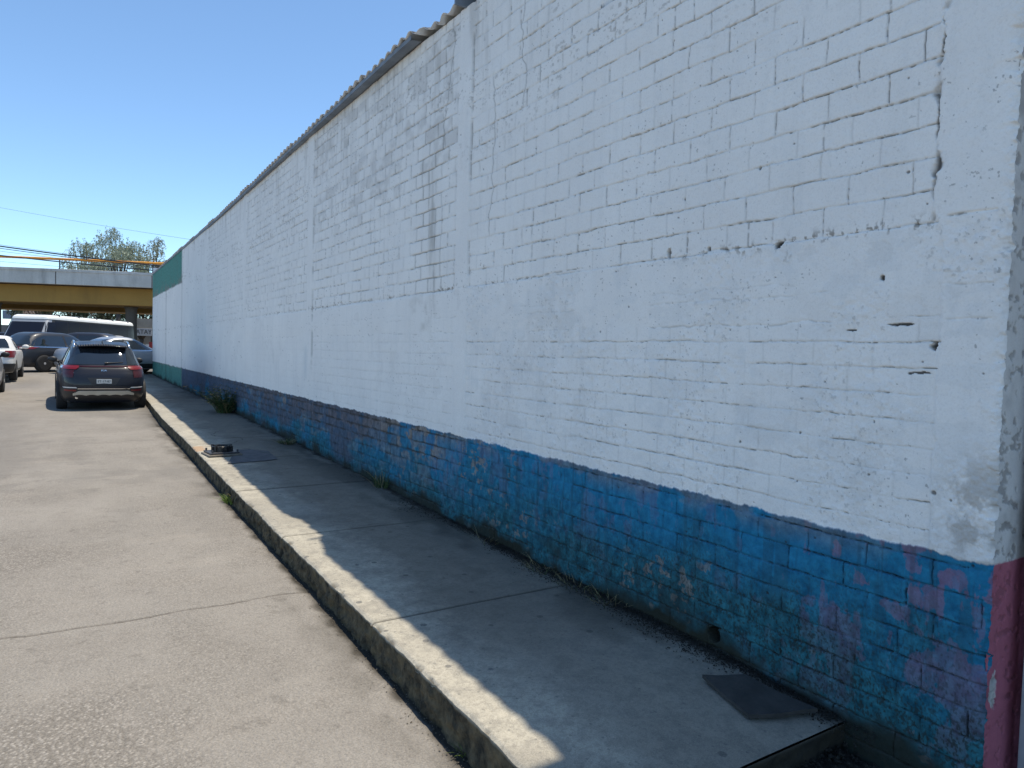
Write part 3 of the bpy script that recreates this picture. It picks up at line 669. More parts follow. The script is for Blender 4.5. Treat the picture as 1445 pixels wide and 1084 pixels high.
def leafmat(name, a, b, rough=.6):
    m = NT(name); gi = m.n("ShaderNodeNewGeometry"); m.col(m.mix(gi.outputs['Random Per Island'], a, b)); m.rough(rough)
    m.b.inputs['Specular IOR Level'].default_value = .25; return m.m
M['grass'] = leafmat('green_weed', (.06, .11, .02), (.16, .22, .05)); M['straw'] = leafmat('dry_grass', (.16, .13, .07), (.36, .29, .15))
M['bush'] = leafmat('bush_leaf', (.025, .05, .02), (.08, .12, .045))
def tuft(name, label, loc, n, h, spread, mats, lean=.5, wid=.004, group=None, leafy=False):
    t = thing(name, label, 'plant', loc, 0, group)
    for mi, (mat, fr, part) in enumerate(mats):
        V = []; F = []
        for _ in range(int(n * fr)):
            a = random.uniform(0, 2 * math.pi); r = spread * math.sqrt(random.random()); x_, y_ = r * math.cos(a) * .6, r * math.sin(a)
            d = Vector((math.cos(a) * lean * random.random() + random.gauss(0, .2), math.sin(a) * lean * random.random() + random.gauss(0, .2), 1))
            hh = h * random.uniform(.35, 1); p = Vector((x_, y_, 0)); sd = Vector((-d.y, d.x, 0)).normalized() if (abs(d.x) + abs(d.y)) > 1e-3 else Vector((1, 0, 0)); sd = Matrix.Rotation(random.uniform(0, 3), 3, 'Z') @ sd
            b = len(V); ns = 4
            for k in range(ns + 1):
                s = k / ns; q = p + d * hh * s + Vector((d.x, d.y, -1)) * hh * .35 * s * s; w = wid * (1 - s * .85)
                V += [tuple(q - sd * w), tuple(q + sd * w)]
                if leafy and k > 0:
                    for _l in range(4):
                        ang = random.uniform(0, 6.28); ln = random.uniform(.03, .06); lv = Vector((math.cos(ang), math.sin(ang), random.uniform(-.3, .6))).normalized()
                        ls = lv.cross(Vector((random.random(), random.random(), 1))).normalized() * ln * .2; q0 = q + lv * .005; c = len(V)
                        LV.append((q0, q0 + lv * ln * .5 + ls, q0 + lv * ln, q0 + lv * ln * .5 - ls)) if False else None
                        extra.append([tuple(q0), tuple(q0 + lv * ln * .5 + ls), tuple(q0 + lv * ln), tuple(q0 + lv * ln * .5 - ls)])
            for k in range(ns): F.append((b + 2 * k, b + 2 * k + 1, b + 2 * k + 3, b + 2 * k + 2))
        if leafy:
            for e in extra: b = len(V); V += e; F.append((b, b + 1, b + 2, b + 3))
            extra.clear()
        obj_from(part, V, F, mat, t)
    return t
LV = []; extra = []
b_ = px(316, 583, z=.43); tuft('bush', 'rounded green bush growing out of the joint between pavement and wall', (XW - .22, b_.y, zs(b_.y)), 210, .92, .24, [(M['bush'], .8, 'foliage'), (M['straw'], .2, 'dry_stem')], .5, .008, leafy=True)
b_ = px(545, 688, z=.3); tuft('weed', 'small dark weed against the blue wall between the bush and the dead grass', (XW - .05, b_.y, zs(b_.y)), 90, .32, .13, [(M['bush'], .85, 'foliage'), (M['straw'], .15, 'dry_stem')], .5, .004)
b_ = px(405, 625, z=.38); tuft('weed', 'low grey green clump on the pavement by the wall, just nearer than the bush', (XW - .16, b_.y, zs(b_.y)), 120, .13, .20, [(M['bush'], .6, 'foliage'), (M['straw'], .4, 'dry_stem')], 1.2, .006)
b_ = px(328, 708, z=.15); tuft('weed', 'bright green weed growing at the foot of the kerb in the sun', (b_.x + .0, b_.y, zr(b_.y)), 110, .19, .13, [(M['grass'], .9, 'foliage'), (M['straw'], .1, 'dry_stem')], .8, .006)
b_ = px(298, 672, z=.15); tuft('weed', 'small thin weed at the kerb foot beyond the bright green one', (b_.x, b_.y, zr(b_.y)), 30, .13, .07, [(M['grass'], .7, 'foliage'), (M['straw'], .3, 'dry_stem')], .8, .004)
b_ = px(655, 1063, z=.02); tuft('weed', 'tiny green sprig in the gutter nearest the camera', (b_.x, b_.y, zr(b_.y)), 24, .07, .05, [(M['grass'], 1, 'foliage')], .9, .003)
for (u, v, lab, nn_) in ((705, 762, 'short grass tuft at the wall foot left of the straw heap', 40), (828, 822, 'upright green and straw tuft at the wall foot past the pavement joint', 60), (885, 842, 'flattened dry grass at the wall foot, nearest clump to the drain hole', 70), (790, 800, 'long pale straws lying on the pavement edge by the wall', 60)):
    b_ = px(u, v, z=.25); tuft('dead_grass', lab, (XW - .06, b_.y, zs(b_.y)), nn_, .12, .17, [(M['straw'], .7, 'straw'), (M['bush'], .3, 'foliage')], 1.5, .002, group='grass tufts along the wall foot')
# small litter: twig and stone on road
o = MB().tube([px(312, 1067, z=.012), px(322, 1064, z=.015)], .004, 5).build('twig', simple('twig_bark', (.25, .16, .09), .8)); tag(o, 'thin brown twig lying on the road', 'twig')

# ------------------------------------------------------------------ vehicles
def ring(z, y0, y1, hw, n, N=80, rear_n=None):
    P = []
    for k in range(N):
        t = 2 * math.pi * k / N; c, s = math.cos(t), math.sin(t)
        P.append((hw * math.copysign(abs(s) ** (2 / n), s), (y0 + y1) / 2 + (y1 - y0) / 2 * math.copysign(abs(c) ** (2 / n), c), z))
    return P
def loft(sl, n, zf=None, levels=5, crown=.02, N=80):
    A = np.array([s[:4] for s in sl], float); m = len(A); out = []
    for i in range(m - 1):
        p0, p1, p2, p3 = A[max(i - 1, 0)], A[i], A[i + 1], A[min(i + 2, m - 1)]
        for j in range(levels):
            t = j / levels; q = .5 * ((2 * p1) + (-p0 + p2) * t + (2 * p0 - 5 * p1 + 4 * p2 - p3) * t * t + (-p0 + 3 * p1 - 3 * p2 + p3) * t ** 3)
            out.append(q)
    out.append(A[-1]); V = []; F = []
    for q in out: V += ring(*q, n, N)
    z, y0, y1, hw = A[-1]; c = (y0 + y1) / 2
    for s in (.93, .8, .6, .35, .1):
        V += ring(z + crown * (1 - s * s), c + (y0 - c) * s, c + (y1 - c) * s, hw * s, n, N)
    R_ = len(V) // N
    for i in range(R_ - 1):
        for k in range(N): k2 = (k + 1) % N; F.append((i * N + k, (i + 1) * N + k, (i + 1) * N + k2, i * N + k2))
    F.append(tuple(range(N))); F.append(tuple((R_ - 1) * N + k for k in reversed(range(N))))
    if zf: V = [(x_, y_, z_ + zf(x_, y_, z_)) for x_, y_, z_ in V]
    return V, F
class Body:
    def __init__(s, shells):
        s.v = []; s.f = []
        for V, F in shells: b = len(s.v); s.v += V; s.f += [tuple(i + b for i in q) for q in F]
        s.tree = BVHTree.FromPolygons([Vector(v) for v in s.v], s.f)
    def patch(s, rows, axis, off=.004, nu=14, sub=6, back=.03):
        """rows [(v,u0,u1)...] ; axis rear/front/left/right/top"""
        R_ = []
        for i in range(len(rows) - 1):
            for j in range(sub): t = j / sub; R_.append([a + (b - a) * t for a, b in zip(rows[i], rows[i + 1])])
        R_.append(list(rows[-1])); P = []; Nn = []
        for v, u0, u1 in R_:
            for k in range(nu + 1):
                u = u0 + (u1 - u0) * k / nu
                o, d = {'rear': ((u, -9, v), (0, 1, 0)), 'front': ((u, 9, v), (0, -1, 0)), 'left': ((-5, u, v), (1, 0, 0)), 'right': ((5, u, v), (-1, 0, 0)), 'top': ((u, v, 6), (0, 0, -1))}[axis]
                h, nr, _, _ = s.tree.ray_cast(Vector(o), Vector(d))
                if h is None: h = Vector(P[-1]) if P else Vector((0, 0, 1)); nr = -Vector(d)
                if nr.dot(Vector(d)) > 0: nr = -nr
                P.append(tuple(h)); Nn.append(nr)
        r, c = len(R_), nu + 1
        Fr = [tuple(Vector(p) + n_ * off) for p, n_ in zip(P, Nn)]; Bk = [tuple(Vector(p) - n_ * back) for p, n_ in zip(P, Nn)]
        F = [(i * c + k, i * c + k + 1, (i + 1) * c + k + 1, (i + 1) * c + k) for i in range(r - 1) for k in range(c - 1)]
        b = r * c; bd = list(range(c)) + [i * c + c - 1 for i in range(1, r)] + [(r - 1) * c + k for k in range(c - 2, -1, -1)] + [i * c for i in range(r - 2, 0, -1)]
        for i in range(len(bd)): p, q = bd[i], bd[(i + 1) % len(bd)]; F.append((p, b + p, b + q, q))
        return Fr + Bk, F
    def part(s, name, mat, par, patches):
        m = MB()
        for (rows, axis, *kw) in patches: m.add(*s.patch(rows, axis, **(kw[0] if kw else {})))
        o = m.build(name, mat, par, True)
        bm = bmesh.new(); bm.from_mesh(o.data); bmesh.ops.recalc_face_normals(bm, faces=bm.faces); bm.to_mesh(o.data); bm.free()
        o.data.polygons.foreach_set('use_smooth', [True] * len(o.data.polygons))
        md = o.modifiers.new('es', 'EDGE_SPLIT'); md.split_angle = R(40)
        return o
def wheel(par, x, y, r=.34, w=.22, rim='rim', spokes=5):
    s = 1 if x > 0 else -1
    e = bpy.data.objects.new('wheel', None); COL.objects.link(e); e.parent = par; e.location = (x, y, r)
    MB().lathe([(r - .10, -w / 2), (r - .02, -w / 2), (r, -w / 2 + .03), (r, w / 2 - .03), (r - .02, w / 2), (r - .10, w / 2)], 36, 'x').build('tyre', M['tyre'], e, True)
    m = MB().lathe([(r - .075, -.03 * s), (r - .075, s * (w / 2 - .004)), (r - .09, s * (w / 2 - .004)), (r - .10, s * (w / 2 - .05)), (.02, s * (w / 2 - .05))], 36, 'x')
    for k in range(spokes):
        Mx = Matrix.Rotation(2 * math.pi * k / spokes + .3, 4, 'X'); a, b = sorted((s * (w / 2 - .035), s * (w / 2 - .002)))
        m.box(a, b, -.022, .022, .03, r - .10, Mx)
    m.lathe([(.05, s * (w / 2 - .04)), (.05, s * (w / 2 - .0)), (.04, s * (w / 2 + .004))], 16, 'x')
    m.build('rim', M[rim], e)
    return e

def text_mesh(name, txt, size, mat, par, loc, rot, ext=.002, sx=1.0):
    cu = bpy.data.curves.new(name, 'FONT'); cu.body = txt; cu.size = size; cu.extrude = ext; cu.align_x = 'CENTER'; cu.align_y = 'CENTER'
    tmp = bpy.data.objects.new(name, cu); COL.objects.link(tmp)
    dg = bpy.context.evaluated_depsgraph_get(); me = bpy.data.meshes.new_from_object(tmp.evaluated_get(dg))
    bpy.data.objects.remove(tmp); bpy.data.curves.remove(cu)
    o = bpy.data.objects.new(name, me); COL.objects.link(o); me.materials.clear(); me.materials.append(mat)
    o.parent = par; o.location = loc; o.rotation_euler = rot; o.scale = (sx, 1, 1); return o

def hoodf(y0, drop, z0=.55):
    def f(x_, y_, z_):
        t = max(0, (y_ - y0)); return -drop * t * t * max(0, min(1, (z_ - z0) / .4)) - .02 * (x_ / .9) ** 2 * (z_ > .9)
    return f

def make_car(name, label, cat, loc, rz, mat, kind='suv', scale=1.0, rim='rim', group=None):
    t = thing(name, label, cat, loc, rz, group); t.scale = (scale,) * 3
    if kind == 'suv':
        low = [(.20, -2.02, 2.05, .84), (.34, -2.17, 2.17, .905), (.55, -2.24, 2.24, .925), (.78, -2.22, 2.23, .93), (.95, -2.15, 2.15, .915), (1.05, -2.08, 2.02, .88), (1.08, -2.0, 1.9, .83)]
        cab = [(.92, -2.12, 1.30, .87), (1.06, -2.08, 1.12, .83), (1.22, -1.95, .88, .765), (1.38, -1.80, .62, .70), (1.50, -1.66, .40, .645), (1.585, -1.48, .16, .58), (1.625, -1.30, -.1, .48)]
        zf = hoodf(.9, .10); ax = (-1.35, 1.35); wr = .35
        side = [(1.03, -1.70, .98), (1.10, -1.78, .90), (1.25, -1.68, .66), (1.40, -1.45, .44), (1.475, -1.2, .25)]
        rear = [(1.10, -.68, .68), (1.16, -.69, .69), (1.30, -.60, .60), (1.42, -.545, .545), (1.47, -.47, .47)]
        front = [(1.12, -.72, .72), (1.3, -.64, .64), (1.48, -.54, .54)]
    elif kind == 'sedan':
        low = [(.18, -2.1, 2.12, .82), (.32, -2.28, 2.28, .875), (.52, -2.33, 2.33, .89), (.72, -2.31, 2.30, .89), (.86, -2.24, 2.2, .87), (.93, -2.15, 2.0, .82), (.95, -2.05, 1.85, .77)]
        cab = [(.80, -1.85, 1.35, .82), (.92, -1.72, 1.18, .79), (1.05, -1.48, .92, .73), (1.20, -1.15, .62, .66), (1.32, -.88, .36, .60), (1.40, -.65, .12, .52), (1.43, -.5, -.05, .42)]
        zf = hoodf(.9, .09, .5); ax = (-1.38, 1.40); wr = .32
        side = [(.94, -1.35, 1.0), (1.04, -1.28, .82), (1.18, -.98, .55), (1.31, -.68, .26)]
        rear = [(.97, -.64, .64), (1.15, -.56, .56), (1.33, -.48, .48)]; front = [(.97, -.68, .68), (1.15, -.6, .6), (1.33, -.5, .5)]
    else:  # pickup
        low = [(.30, -2.1, 2.05, .80), (.42, -2.20, 2.16, .85), (.62, -2.23, 2.2, .865), (.85, -2.22, 2.18, .87), (1.0, -2.20, 2.1, .86), (1.05, -2.16, 2.0, .84)]
        cab = [(.9, -.75, 1.25, .82), (1.05, -.74, 1.1, .80), (1.2, -.70, .85, .735), (1.38, -.60, .55, .665), (1.48, -.48, .3, .60), (1.52, -.35, .1, .5)]
        zf = hoodf(.9, .13); ax = (-1.35, 1.35); wr = .33
        side = [(1.07, -.38, .95), (1.2, -.38, .72), (1.42, -.32, .38)]; rear = [(1.1, -.62, .62), (1.25, -.58, .58), (1.42, -.5, .5)]; front = [(1.1, -.68, .68), (1.42, -.54, .54)]
    N_l = 5.2 if kind != 'pickup' else 9
    B = Body([loft(low, N_l, zf), loft(cab, 4.6 if kind != 'pickup' else 6)])
    body = obj_from('body', B.v, B.f, mat, t, True)
    B.part('side_window', M['glass'], t, [(side, 'left', {'off': .004})]); B.part('side_window', M['glass'], t, [(side, 'right', {'off': .004})])
    B.part('rear_window', M['glass'], t, [(rear, 'rear', {'off': .006, 'nu': 24})]); B.part('windshield', M['glass'], t, [(front, 'front', {'off': .005})])
    zb_, zt = side[0][0], side[-1][0]
    for ax_ in ('left', 'right'):
        B.part('window_trim', M['chrome'] if kind != 'pickup' else M['black_plastic'], t, [([(zb_ - .025, side[0][1] - .03, side[0][2] + .02), (zb_, side[0][1] - .03, side[0][2] + .02)], ax_, {'off': .007, 'sub': 1, 'nu': 30})])
        mid = -.28 if kind != 'pickup' else 9
        if mid < 5: B.part('pillar', M['black_plastic'], t, [([(zb_, mid - .05, mid + .05), (zt + .02, mid - .08, mid + .0)], ax_, {'off': .006, 'nu': 3})])
        if kind != 'pickup':
            for yd in (-1.12, -.26, .80): B.part('door_seam', M['ink'], t, [([(.32, yd, yd + .012), (zb_ - .03, yd, yd + .012)], ax_, {'off': .001, 'nu': 1})])
        B.part('handle', M['chrome'] if kind == 'suv' else mat, t, [([(zb_ - .15, -.45, -.30), (zb_ - .115, -.45, -.30)], ax_, {'off': .03, 'nu': 4, 'sub': 1})])
        B.part('sill', M['black_plastic'], t, [([(.22, -2.0, 2.0), (.40, -1.75, 1.75)], ax_, {'off': .010, 'nu': 40, 'sub': 3})])
        arch = []
        for ya in ax:
            rw = wr + .055; rows = []
            for a in np.linspace(-.25, 1, 12):
                zz = wr + rw * a if a < 1 else wr + rw * .999; c = math.sqrt(max(1e-4, 1 - a * a)) * rw; rows.append((max(.2, zz), ya - c, ya + c))
            B.part('wheel_arch', M['black_plastic'], t, [(rows, ax_, {'off': .006, 'nu': 12, 'sub': 2})])
        s = 1 if ax_ == 'right' else -1
        mx = MB(); mx.tube([(s * .80, .78, zb_ + .02), (s * .98, .76, zb_ + .05)], .03, 8); mx.lathe([(.02, -.05), (.085, -.045), (.10, 0), (.085, .035), (.03, .05)], 16, 'z', (0, 0, 0))
        k = len(mx.v) - 5 * 16
        for q in range(k, len(mx.v)): x_, y_, z_ = mx.v[q]; mx.v[q] = (s * 1.0 + x_ * 1.1, .76 + z_ * 1.0, zb_ + .08 + y_ * .8)
        mx.build('mirror', mat if kind != 'suv' else M['black_plastic'], t, True)
    W = low[3][3]; xw = W - .10
    for ya in ax:
        for s in (-1, 1): wheel(t, s * xw, ya, wr, .22, rim, 5 if kind != 'sedan' else 7)
    MB().box(-xw + .1, xw - .1, -1.9, 1.9, .2, .34).build('underbody', M['ink'], t)
    # front end
    B.part('headlight', M['chrome'], t, [([(.66, .55, .86), (.78, .50, .88)], 'front', {'off': .004})]); B.part('headlight', M['chrome'], t, [([(.66, -.86, -.55), (.78, -.88, -.50)], 'front', {'off': .004})])
    B.part('grille', M['black_plastic'], t, [([(.45, -.5, .5), (.75, -.55, .55)], 'front', {'off': .003})])
    return t, B

# --- the near black crossover, seen from behind
T, B = make_car('black_suv', 'black compact crossover parked by the kerb, seen from behind', 'car', (.672, 21.2, zr(20.0) + .005), R(1.2), M['p_black'], 'suv', 1.0)
T.rotation_euler[0] = R(1.0)
B.part('light_bar', M['dark_red'], T, [([(1.045, -.60, .60), (1.07, -.62, .62)], 'rear', {'off': .012, 'nu': 30})])
for s in (-1, 1):
    a, b = sorted((s * .50, s * .80)); a2, b2 = sorted((s * .56, s * .84))
    B.part('tail_light', M['red_lamp'], T, [([(.985, a2, b2), (1.03, a, b), (1.075, a, b)], 'rear', {'off': .014, 'nu': 10, 'sub': 3})])
    B.part('tail_light_lower', M['dark_red'], T, [([(.80, min(s * .62, s * .80), max(s * .62, s * .80)), (.965, min(s * .60, s * .83), max(s * .60, s * .83))], 'rear', {'off': .012})])
    B.part('bumper_lamp', M['red_lamp'], T, [([(.485, min(s * .56, s * .78), max(s * .56, s * .78)), (.52, min(s * .56, s * .8), max(s * .56, s * .8))], 'rear', {'off': .008})])
    B.part('reflector_vent', M['rim'], T, [([(.555, min(s * .54, s * .80), max(s * .54, s * .80)), (.580, min(s * .56, s * .82), max(s * .56, s * .82))], 'rear', {'off': .008})])
    pts_ = [(s * .62, -1.52 + k * .19, 0) for k in range(10)]; P_ = []
    for (x_, y_, _) in pts_:
        h, *_r = B.tree.ray_cast(Vector((x_ * .93, y_, 4)), Vector((0, 0, -1))); P_.append((x_ * .93, y_, (h.z if h else 1.5) + (.045 if 0 < len(P_) < 9 else .008)))
    MB().tube(P_, .024, 8).build('roof_rail', M['chrome'], T, True)
B.part('bumper_trim', M['black_plastic'], T, [([(.26, -.84, .84), (.40, -.88, .88), (.545, -.90, .90)], 'rear', {'off': .006, 'nu': 40})])
B.part('chrome_strip', M['chrome'], T, [([(.535, -.53, .53), (.55, -.53, .53)], 'rear', {'off': .012, 'nu': 30, 'sub': 1})])
# skid plate: scalloped lower edge
sk = []
for i in range(40):
    u0 = -.62 + i * 1.24 / 40; u1 = u0 + 1.24 / 40; m_ = abs((u0 + u1) / 2)
    up = .495 if m_ < .50 else .495 - (m_ - .50) * .55; lo = .385 + .022 * abs(math.sin((u0 + .62) * math.pi / .24)) + (0 if m_ < .56 else .0)
    sk.append(([(lo, u0, u1), (max(lo + .012, up), u0, u1)], 'rear', {'off': .016, 'nu': 1, 'sub': 2}))
B.part('skid_plate', M['skid'], T, sk)
h, *_ = B.tree.ray_cast(Vector((0, -9, .75)), Vector((0, 1, 0)))
pl = MB().box(-.155, .155, h.y - .014, h.y - .006, .66, .765).build('licence_plate', M['plate'], T, bevel=.003)
text_mesh('plate_text', 'ET-17-87', .075, M['ink'], pl, (0, h.y - .016, .712), (R(90), 0, 0), .001, .95)
h, *_ = B.tree.ray_cast(Vector((0, -9, .965)), Vector((0, 1, 0)))
text_mesh('badge', 'KIA', .062, M['chrome'], T, (0, h.y - .008, .965), (R(80), 0, 0), .004, 1.25)
text_mesh('model_lettering', 'SPORTAGE', .05, M['chrome'], T, (-.49, h.y + .022, .90), (R(82), 0, R(-4)), .006, 1.1)
B.part('tailgate_seam', M['ink'], T, [([(.585, -.70, .70), (.595, -.70, .70)], 'rear', {'off': .002, 'nu': 30, 'sub': 1})])
B.part('plate_recess', M['black_plastic'], T, [([(.63, -.24, .24), (.80, -.34, .34)], 'rear', {'off': .002, 'nu': 20})])
sp = MB()
for i in range(20):
    x0 = -.52 + i * .052; x1 = x0 + .052
    f = lambda x_: -1.84 + .06 * (x_ / .5) ** 2
    zt_ = lambda x_: 1.560 - .030 * (x_ / .5) ** 2
    v = [(x0, f(x0), zt_(x0)), (x1, f(x1), zt_(x1)), (x1, -1.35, zt_(x1) + .06), (x0, -1.35, zt_(x0) + .06)]
    v += [(a, b, c - .03) for a, b, c in v]; sp.add(v, [(0, 1, 2, 3), (7, 6, 5, 4), (0, 4, 5, 1), (1, 5, 6, 2), (3, 2, 6, 7), (0, 3, 7, 4)])
sp.build('spoiler', M['p_black'], T, True)
sp = MB(); sp.add([(-.012, -1.55, 1.60), (.012, -1.55, 1.60), (.012, -1.30, 1.61), (-.012, -1.30, 1.61), (0, -1.50, 1.70)], [(0, 1, 4), (1, 2, 4), (2, 3, 4), (3, 0, 4)]); sp.build('antenna_fin', M['black_plastic'], T)
P_ = []
for k in range(8):
    x_ = .02 + k * .055; h, nr, *_ = B.tree.ray_cast(Vector((x_, -9, 1.135 + .004 * k)), Vector((0, 1, 0))); P_.append((x_, h.y - .022, 1.135 + .004 * k))
MB().tube(P_, [.024, .02, .016, .013, .011, .010, .008, .006], 6).build('wiper', M['black_plastic'], T)
MB().tube([(-.55, -2.14, .33), (-.55, -1.9, .33)], .03, 12).build('exhaust', M['chrome'], T)

def place(u, D, zadd=0):
    """ground point seen at image column u at camera depth D"""
    p = px(u, 484, D=D); return (p.x, p.y, zr(p.y) + zadd)
# white small pickup at the left edge
T2, B2 = make_car('white_pickup', 'white compact pickup at the left edge with a round red tail light', 'pickup', place(-15, 24.3), R(-1), M['p_white'], 'pickup', 1.0, 'rim')
for s in (-1, 1):
    B2.part('tail_light', M['red_lamp'], T2, [([(.80, min(s * .60, s * .84), max(s * .60, s * .84)), (.92, min(s * .58, s * .86), max(s * .58, s * .86)), (1.02, min(s * .62, s * .85), max(s * .62, s * .85))], 'rear', {'off': .012})])
B2.part('rear_bumper', M['black_plastic'], T2, [([(.34, -.80, .80), (.60, -.84, .84)], 'rear', {'off': .04, 'nu': 20})])
# silver car just entering at the far left edge
T3, B3 = make_car('silver_car', 'silver car cut off by the left edge of the picture, nearest on that side', 'car', place(-62, 18.3), R(0), M['p_silver'], 'suv', 1.0)
for s in (-1, 1): B3.part('tail_light', M['red_lamp'], T3, [([(.85, min(s * .60, s * .84), max(s * .60, s * .84)), (1.02, min(s * .60, s * .82), max(s * .60, s * .82))], 'rear', {'off': .010})])
# dark grey crossover turned away to the right
T4, B4 = make_car('grey_crossover', 'dark grey crossover turning away between the white pickup and the black one', 'car', place(82, 30.5), R(-50), M['p_grey'], 'suv', 1.02)
for s in (-1, 1): B4.part('tail_light', M['red_lamp'], T4, [([(.93, min(s * .45, s * .84), max(s * .45, s * .84)), (1.01, min(s * .42, s * .86), max(s * .42, s * .86))], 'rear', {'off': .010})])
# dark suv behind, facing left
T5, B5 = make_car('navy_suv', 'very dark sport utility car standing sideways behind the black crossover', 'car', place(108, 35.5), R(68), M['p_navy'], 'suv', 1.06)
T6, B6 = make_car('black_hatchback', 'black car roof showing behind the grey crossover at left', 'car', place(-8, 38.0), R(75), M['p_black'], 'suv', 1.0)
T7, B7 = make_car('silver_sedan', 'silver grey sedan crossing at the far end of the warehouse wall', 'car', place(172, 30.5), R(-62), M['p_silver'], 'sedan', 1.10)
T8, B8 = make_car('beige_car', 'pale beige car roof peeking above the black crossover in front of the bus', 'car', place(151, 40), R(10), M['p_beige'], 'suv', 1.0)

# --- bus
bus_f = px(40, 442.5, z=3.30); bus_r = px(168, 454, z=3.30)
dv = (bus_f - bus_r); Lb = Vector((dv.x, dv.y, 0)).length; ang = math.atan2(dv.y, dv.x) - math.pi / 2; cb_ = (bus_f + bus_r) / 2
bus = thing('bus', 'white roofed grey minibus standing across the road under the flyover', 'bus', (cb_.x, cb_.y, zr(cb_.y)), ang)
h2 = Lb / 2; top = 3.30 - zr(cb_.y)
low = [(.30, -h2, h2 + .35, 1.06), (.5, -h2 - .05, h2 + .75, 1.1), (1.0, -h2 - .06, h2 + .8, 1.12), (1.25, -h2 - .06, h2 + .62, 1.12)]
upb = [(1.15, -h2 - .06, h2 + .75, 1.11), (1.5, -h2 - .06, h2 + .45, 1.10), (top - .45, -h2 - .03, h2 + .05, 1.07), (top - .22, -h2, h2 - .12, 1.03)]
BB = Body([loft(low, 9, None), loft(upb, 9, None, crown=.0)])
obj_from('body', BB.v, BB.f, M['p_busgrey'], bus, True)
V, F = loft([(top - .26, -h2 - .03, h2 - .06, 1.06), (top - .12, -h2, h2 - .12, 1.03), (top - .04, -h2 + .08, h2 - .25, .92)], 9, None, crown=.05)
rf = obj_from('roof', V, F, M['p_buswhite'], bus, True)
m_ = MB()
for yy in np.linspace(-h2 + .9, h2 - .9, 5): m_.box(-1.0, 1.0, yy - .02, yy + .02, top - .10, top + .015)
m_.build('roof_seam', M['rim_dark'], rf)
for axn in ('left', 'right'):
    y_ = -h2 + .25
    while y_ < h2 - 1.1:
        BB.part('side_window', M['glass_bus'], bus, [([(1.3, y_, y_ + .95), (top - .33, y_, y_ + .95)], axn, {'off': .020, 'nu': 3})]); y_ += 1.0
    BB.part('driver_window', M['glass_bus'], bus, [([(1.3, h2 - .75, h2 + .35), (top - .4, h2 - .75, h2 - .1)], axn, {'off': .020, 'nu': 4})])
    BB.part('window_band', M['ink'], bus, [([(1.2, -h2 + .12, h2 + .45), (top - .27, -h2 + .12, h2 - .08)], axn, {'off': .014, 'nu': 30})])
BB.part('windshield', M['glass_bus'], bus, [([(1.35, -.95, .95), (top - .4, -.9, .9)], 'front', {'off': .006})])
for s in (-1, 1):
    for yy in (-h2 + 1.2, h2 - .9): wheel(bus, s * .98, yy, .42, .26, 'rim_dark', 6)
BB.part('rear_window', M['glass_bus'], bus, [([(1.5, -.8, .8), (top - .4, -.8, .8)], 'rear', {'off': .006})])

# ------------------------------------------------------------------ flyover
def stained(name, c, var=.25, streak=.4, dark=(.05, .05, .05)):
    m = NT(name); n1 = m.noise(.35, 6, .6); n2 = m.noise(1, 6, .65, m.coord((1.2, 1.2, .12)))
    k = m.mix(m.ramp(n1, [(.3, 0), (.7, 1)]), tuple(x_ * (1 - var) for x_ in c), tuple(min(1, x_ * (1 + var)) for x_ in c))
    m.col(m.mix(m.math('MULTIPLY', m.ramp(n2, [(.5, 0), (.72, 1)]), streak), k, dark)); m.rough(.85); m.bump(m.noise(5, 5), .02); return m.m
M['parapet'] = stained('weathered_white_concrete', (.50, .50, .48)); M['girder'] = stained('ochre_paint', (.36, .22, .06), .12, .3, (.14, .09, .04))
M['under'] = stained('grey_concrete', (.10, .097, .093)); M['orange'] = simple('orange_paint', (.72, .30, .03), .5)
fly = thing('flyover', 'road flyover with a grey parapet and ochre girders crossing behind the cars', 'bridge', (.6, 59.5, 0), R(-24))
def fbx(x0, x1, n0, n1, z0, z1): return MB().box(x0, x1, n0, n1, z0, z1)
fbx(-60, 70, -.02, .28, 6.1, 7.10).build('parapet', M['parapet'], fly, bevel=.02)
fbx(-60, 70, -.07, .33, 7.0, 7.20).build('coping', M['parapet'], fly, bevel=.02)
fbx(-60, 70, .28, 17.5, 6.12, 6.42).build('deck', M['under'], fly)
for kx in np.arange(-60, 70, 6.5): MB().box(kx, kx + .06, -.03, -.005, 6.1, 6.99).build('parapet_joint', M['under'], fly)
fbx(-60, 70, 1.3, 5.2, 4.82, 6.1).build('girder', M['girder'], fly, bevel=.03)
fbx(-60, 70, 13.2, 17.0, 4.82, 6.1).build('girder', M['girder'], fly, bevel=.03)
fbx(-60, 70, 17.2, 17.5, 6.1, 7.2).build('parapet', M['parapet'], fly)
def flocal(pt): 
    d = Vector((pt.x - .6, pt.y - 59.5)); a = R(24); return (d.x * math.cos(a) - d.y * math.sin(a), d.x * math.sin(a) + d.y * math.cos(a))
def at_n(u, n_):
    lo, hi = 50., 90.
    for _ in range(40):
        md = (lo + hi) / 2
        if flocal(px(u, 484, D=md))[1] < n_: lo = md
        else: hi = md
    return flocal(px(u, 484, D=lo))[0]
xl = at_n(185, 3.2)
for xq, nq in ((xl, 3.2), (at_n(-9, 15), 15.0), (at_n(-1, 3.2) - .3, 3.2), (xl + 22, 3.2), (xl - 30, 3.2)):
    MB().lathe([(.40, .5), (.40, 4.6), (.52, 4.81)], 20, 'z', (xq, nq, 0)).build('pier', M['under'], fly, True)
rl = thing('guard_rail', 'orange pipe guard rail along the top of the flyover', 'rail', (.6, 59.5, 7.2), R(-24))
MB().tube([(-60, .12, .72), (70, .12, .72)], .085, 8).build('top_rail', M['orange'], rl, True)
for kx in np.arange(-58, 68, 6.3): MB().box(kx, kx + .07, .09, .15, 0, .66).build('rail_post', M['under'], rl)

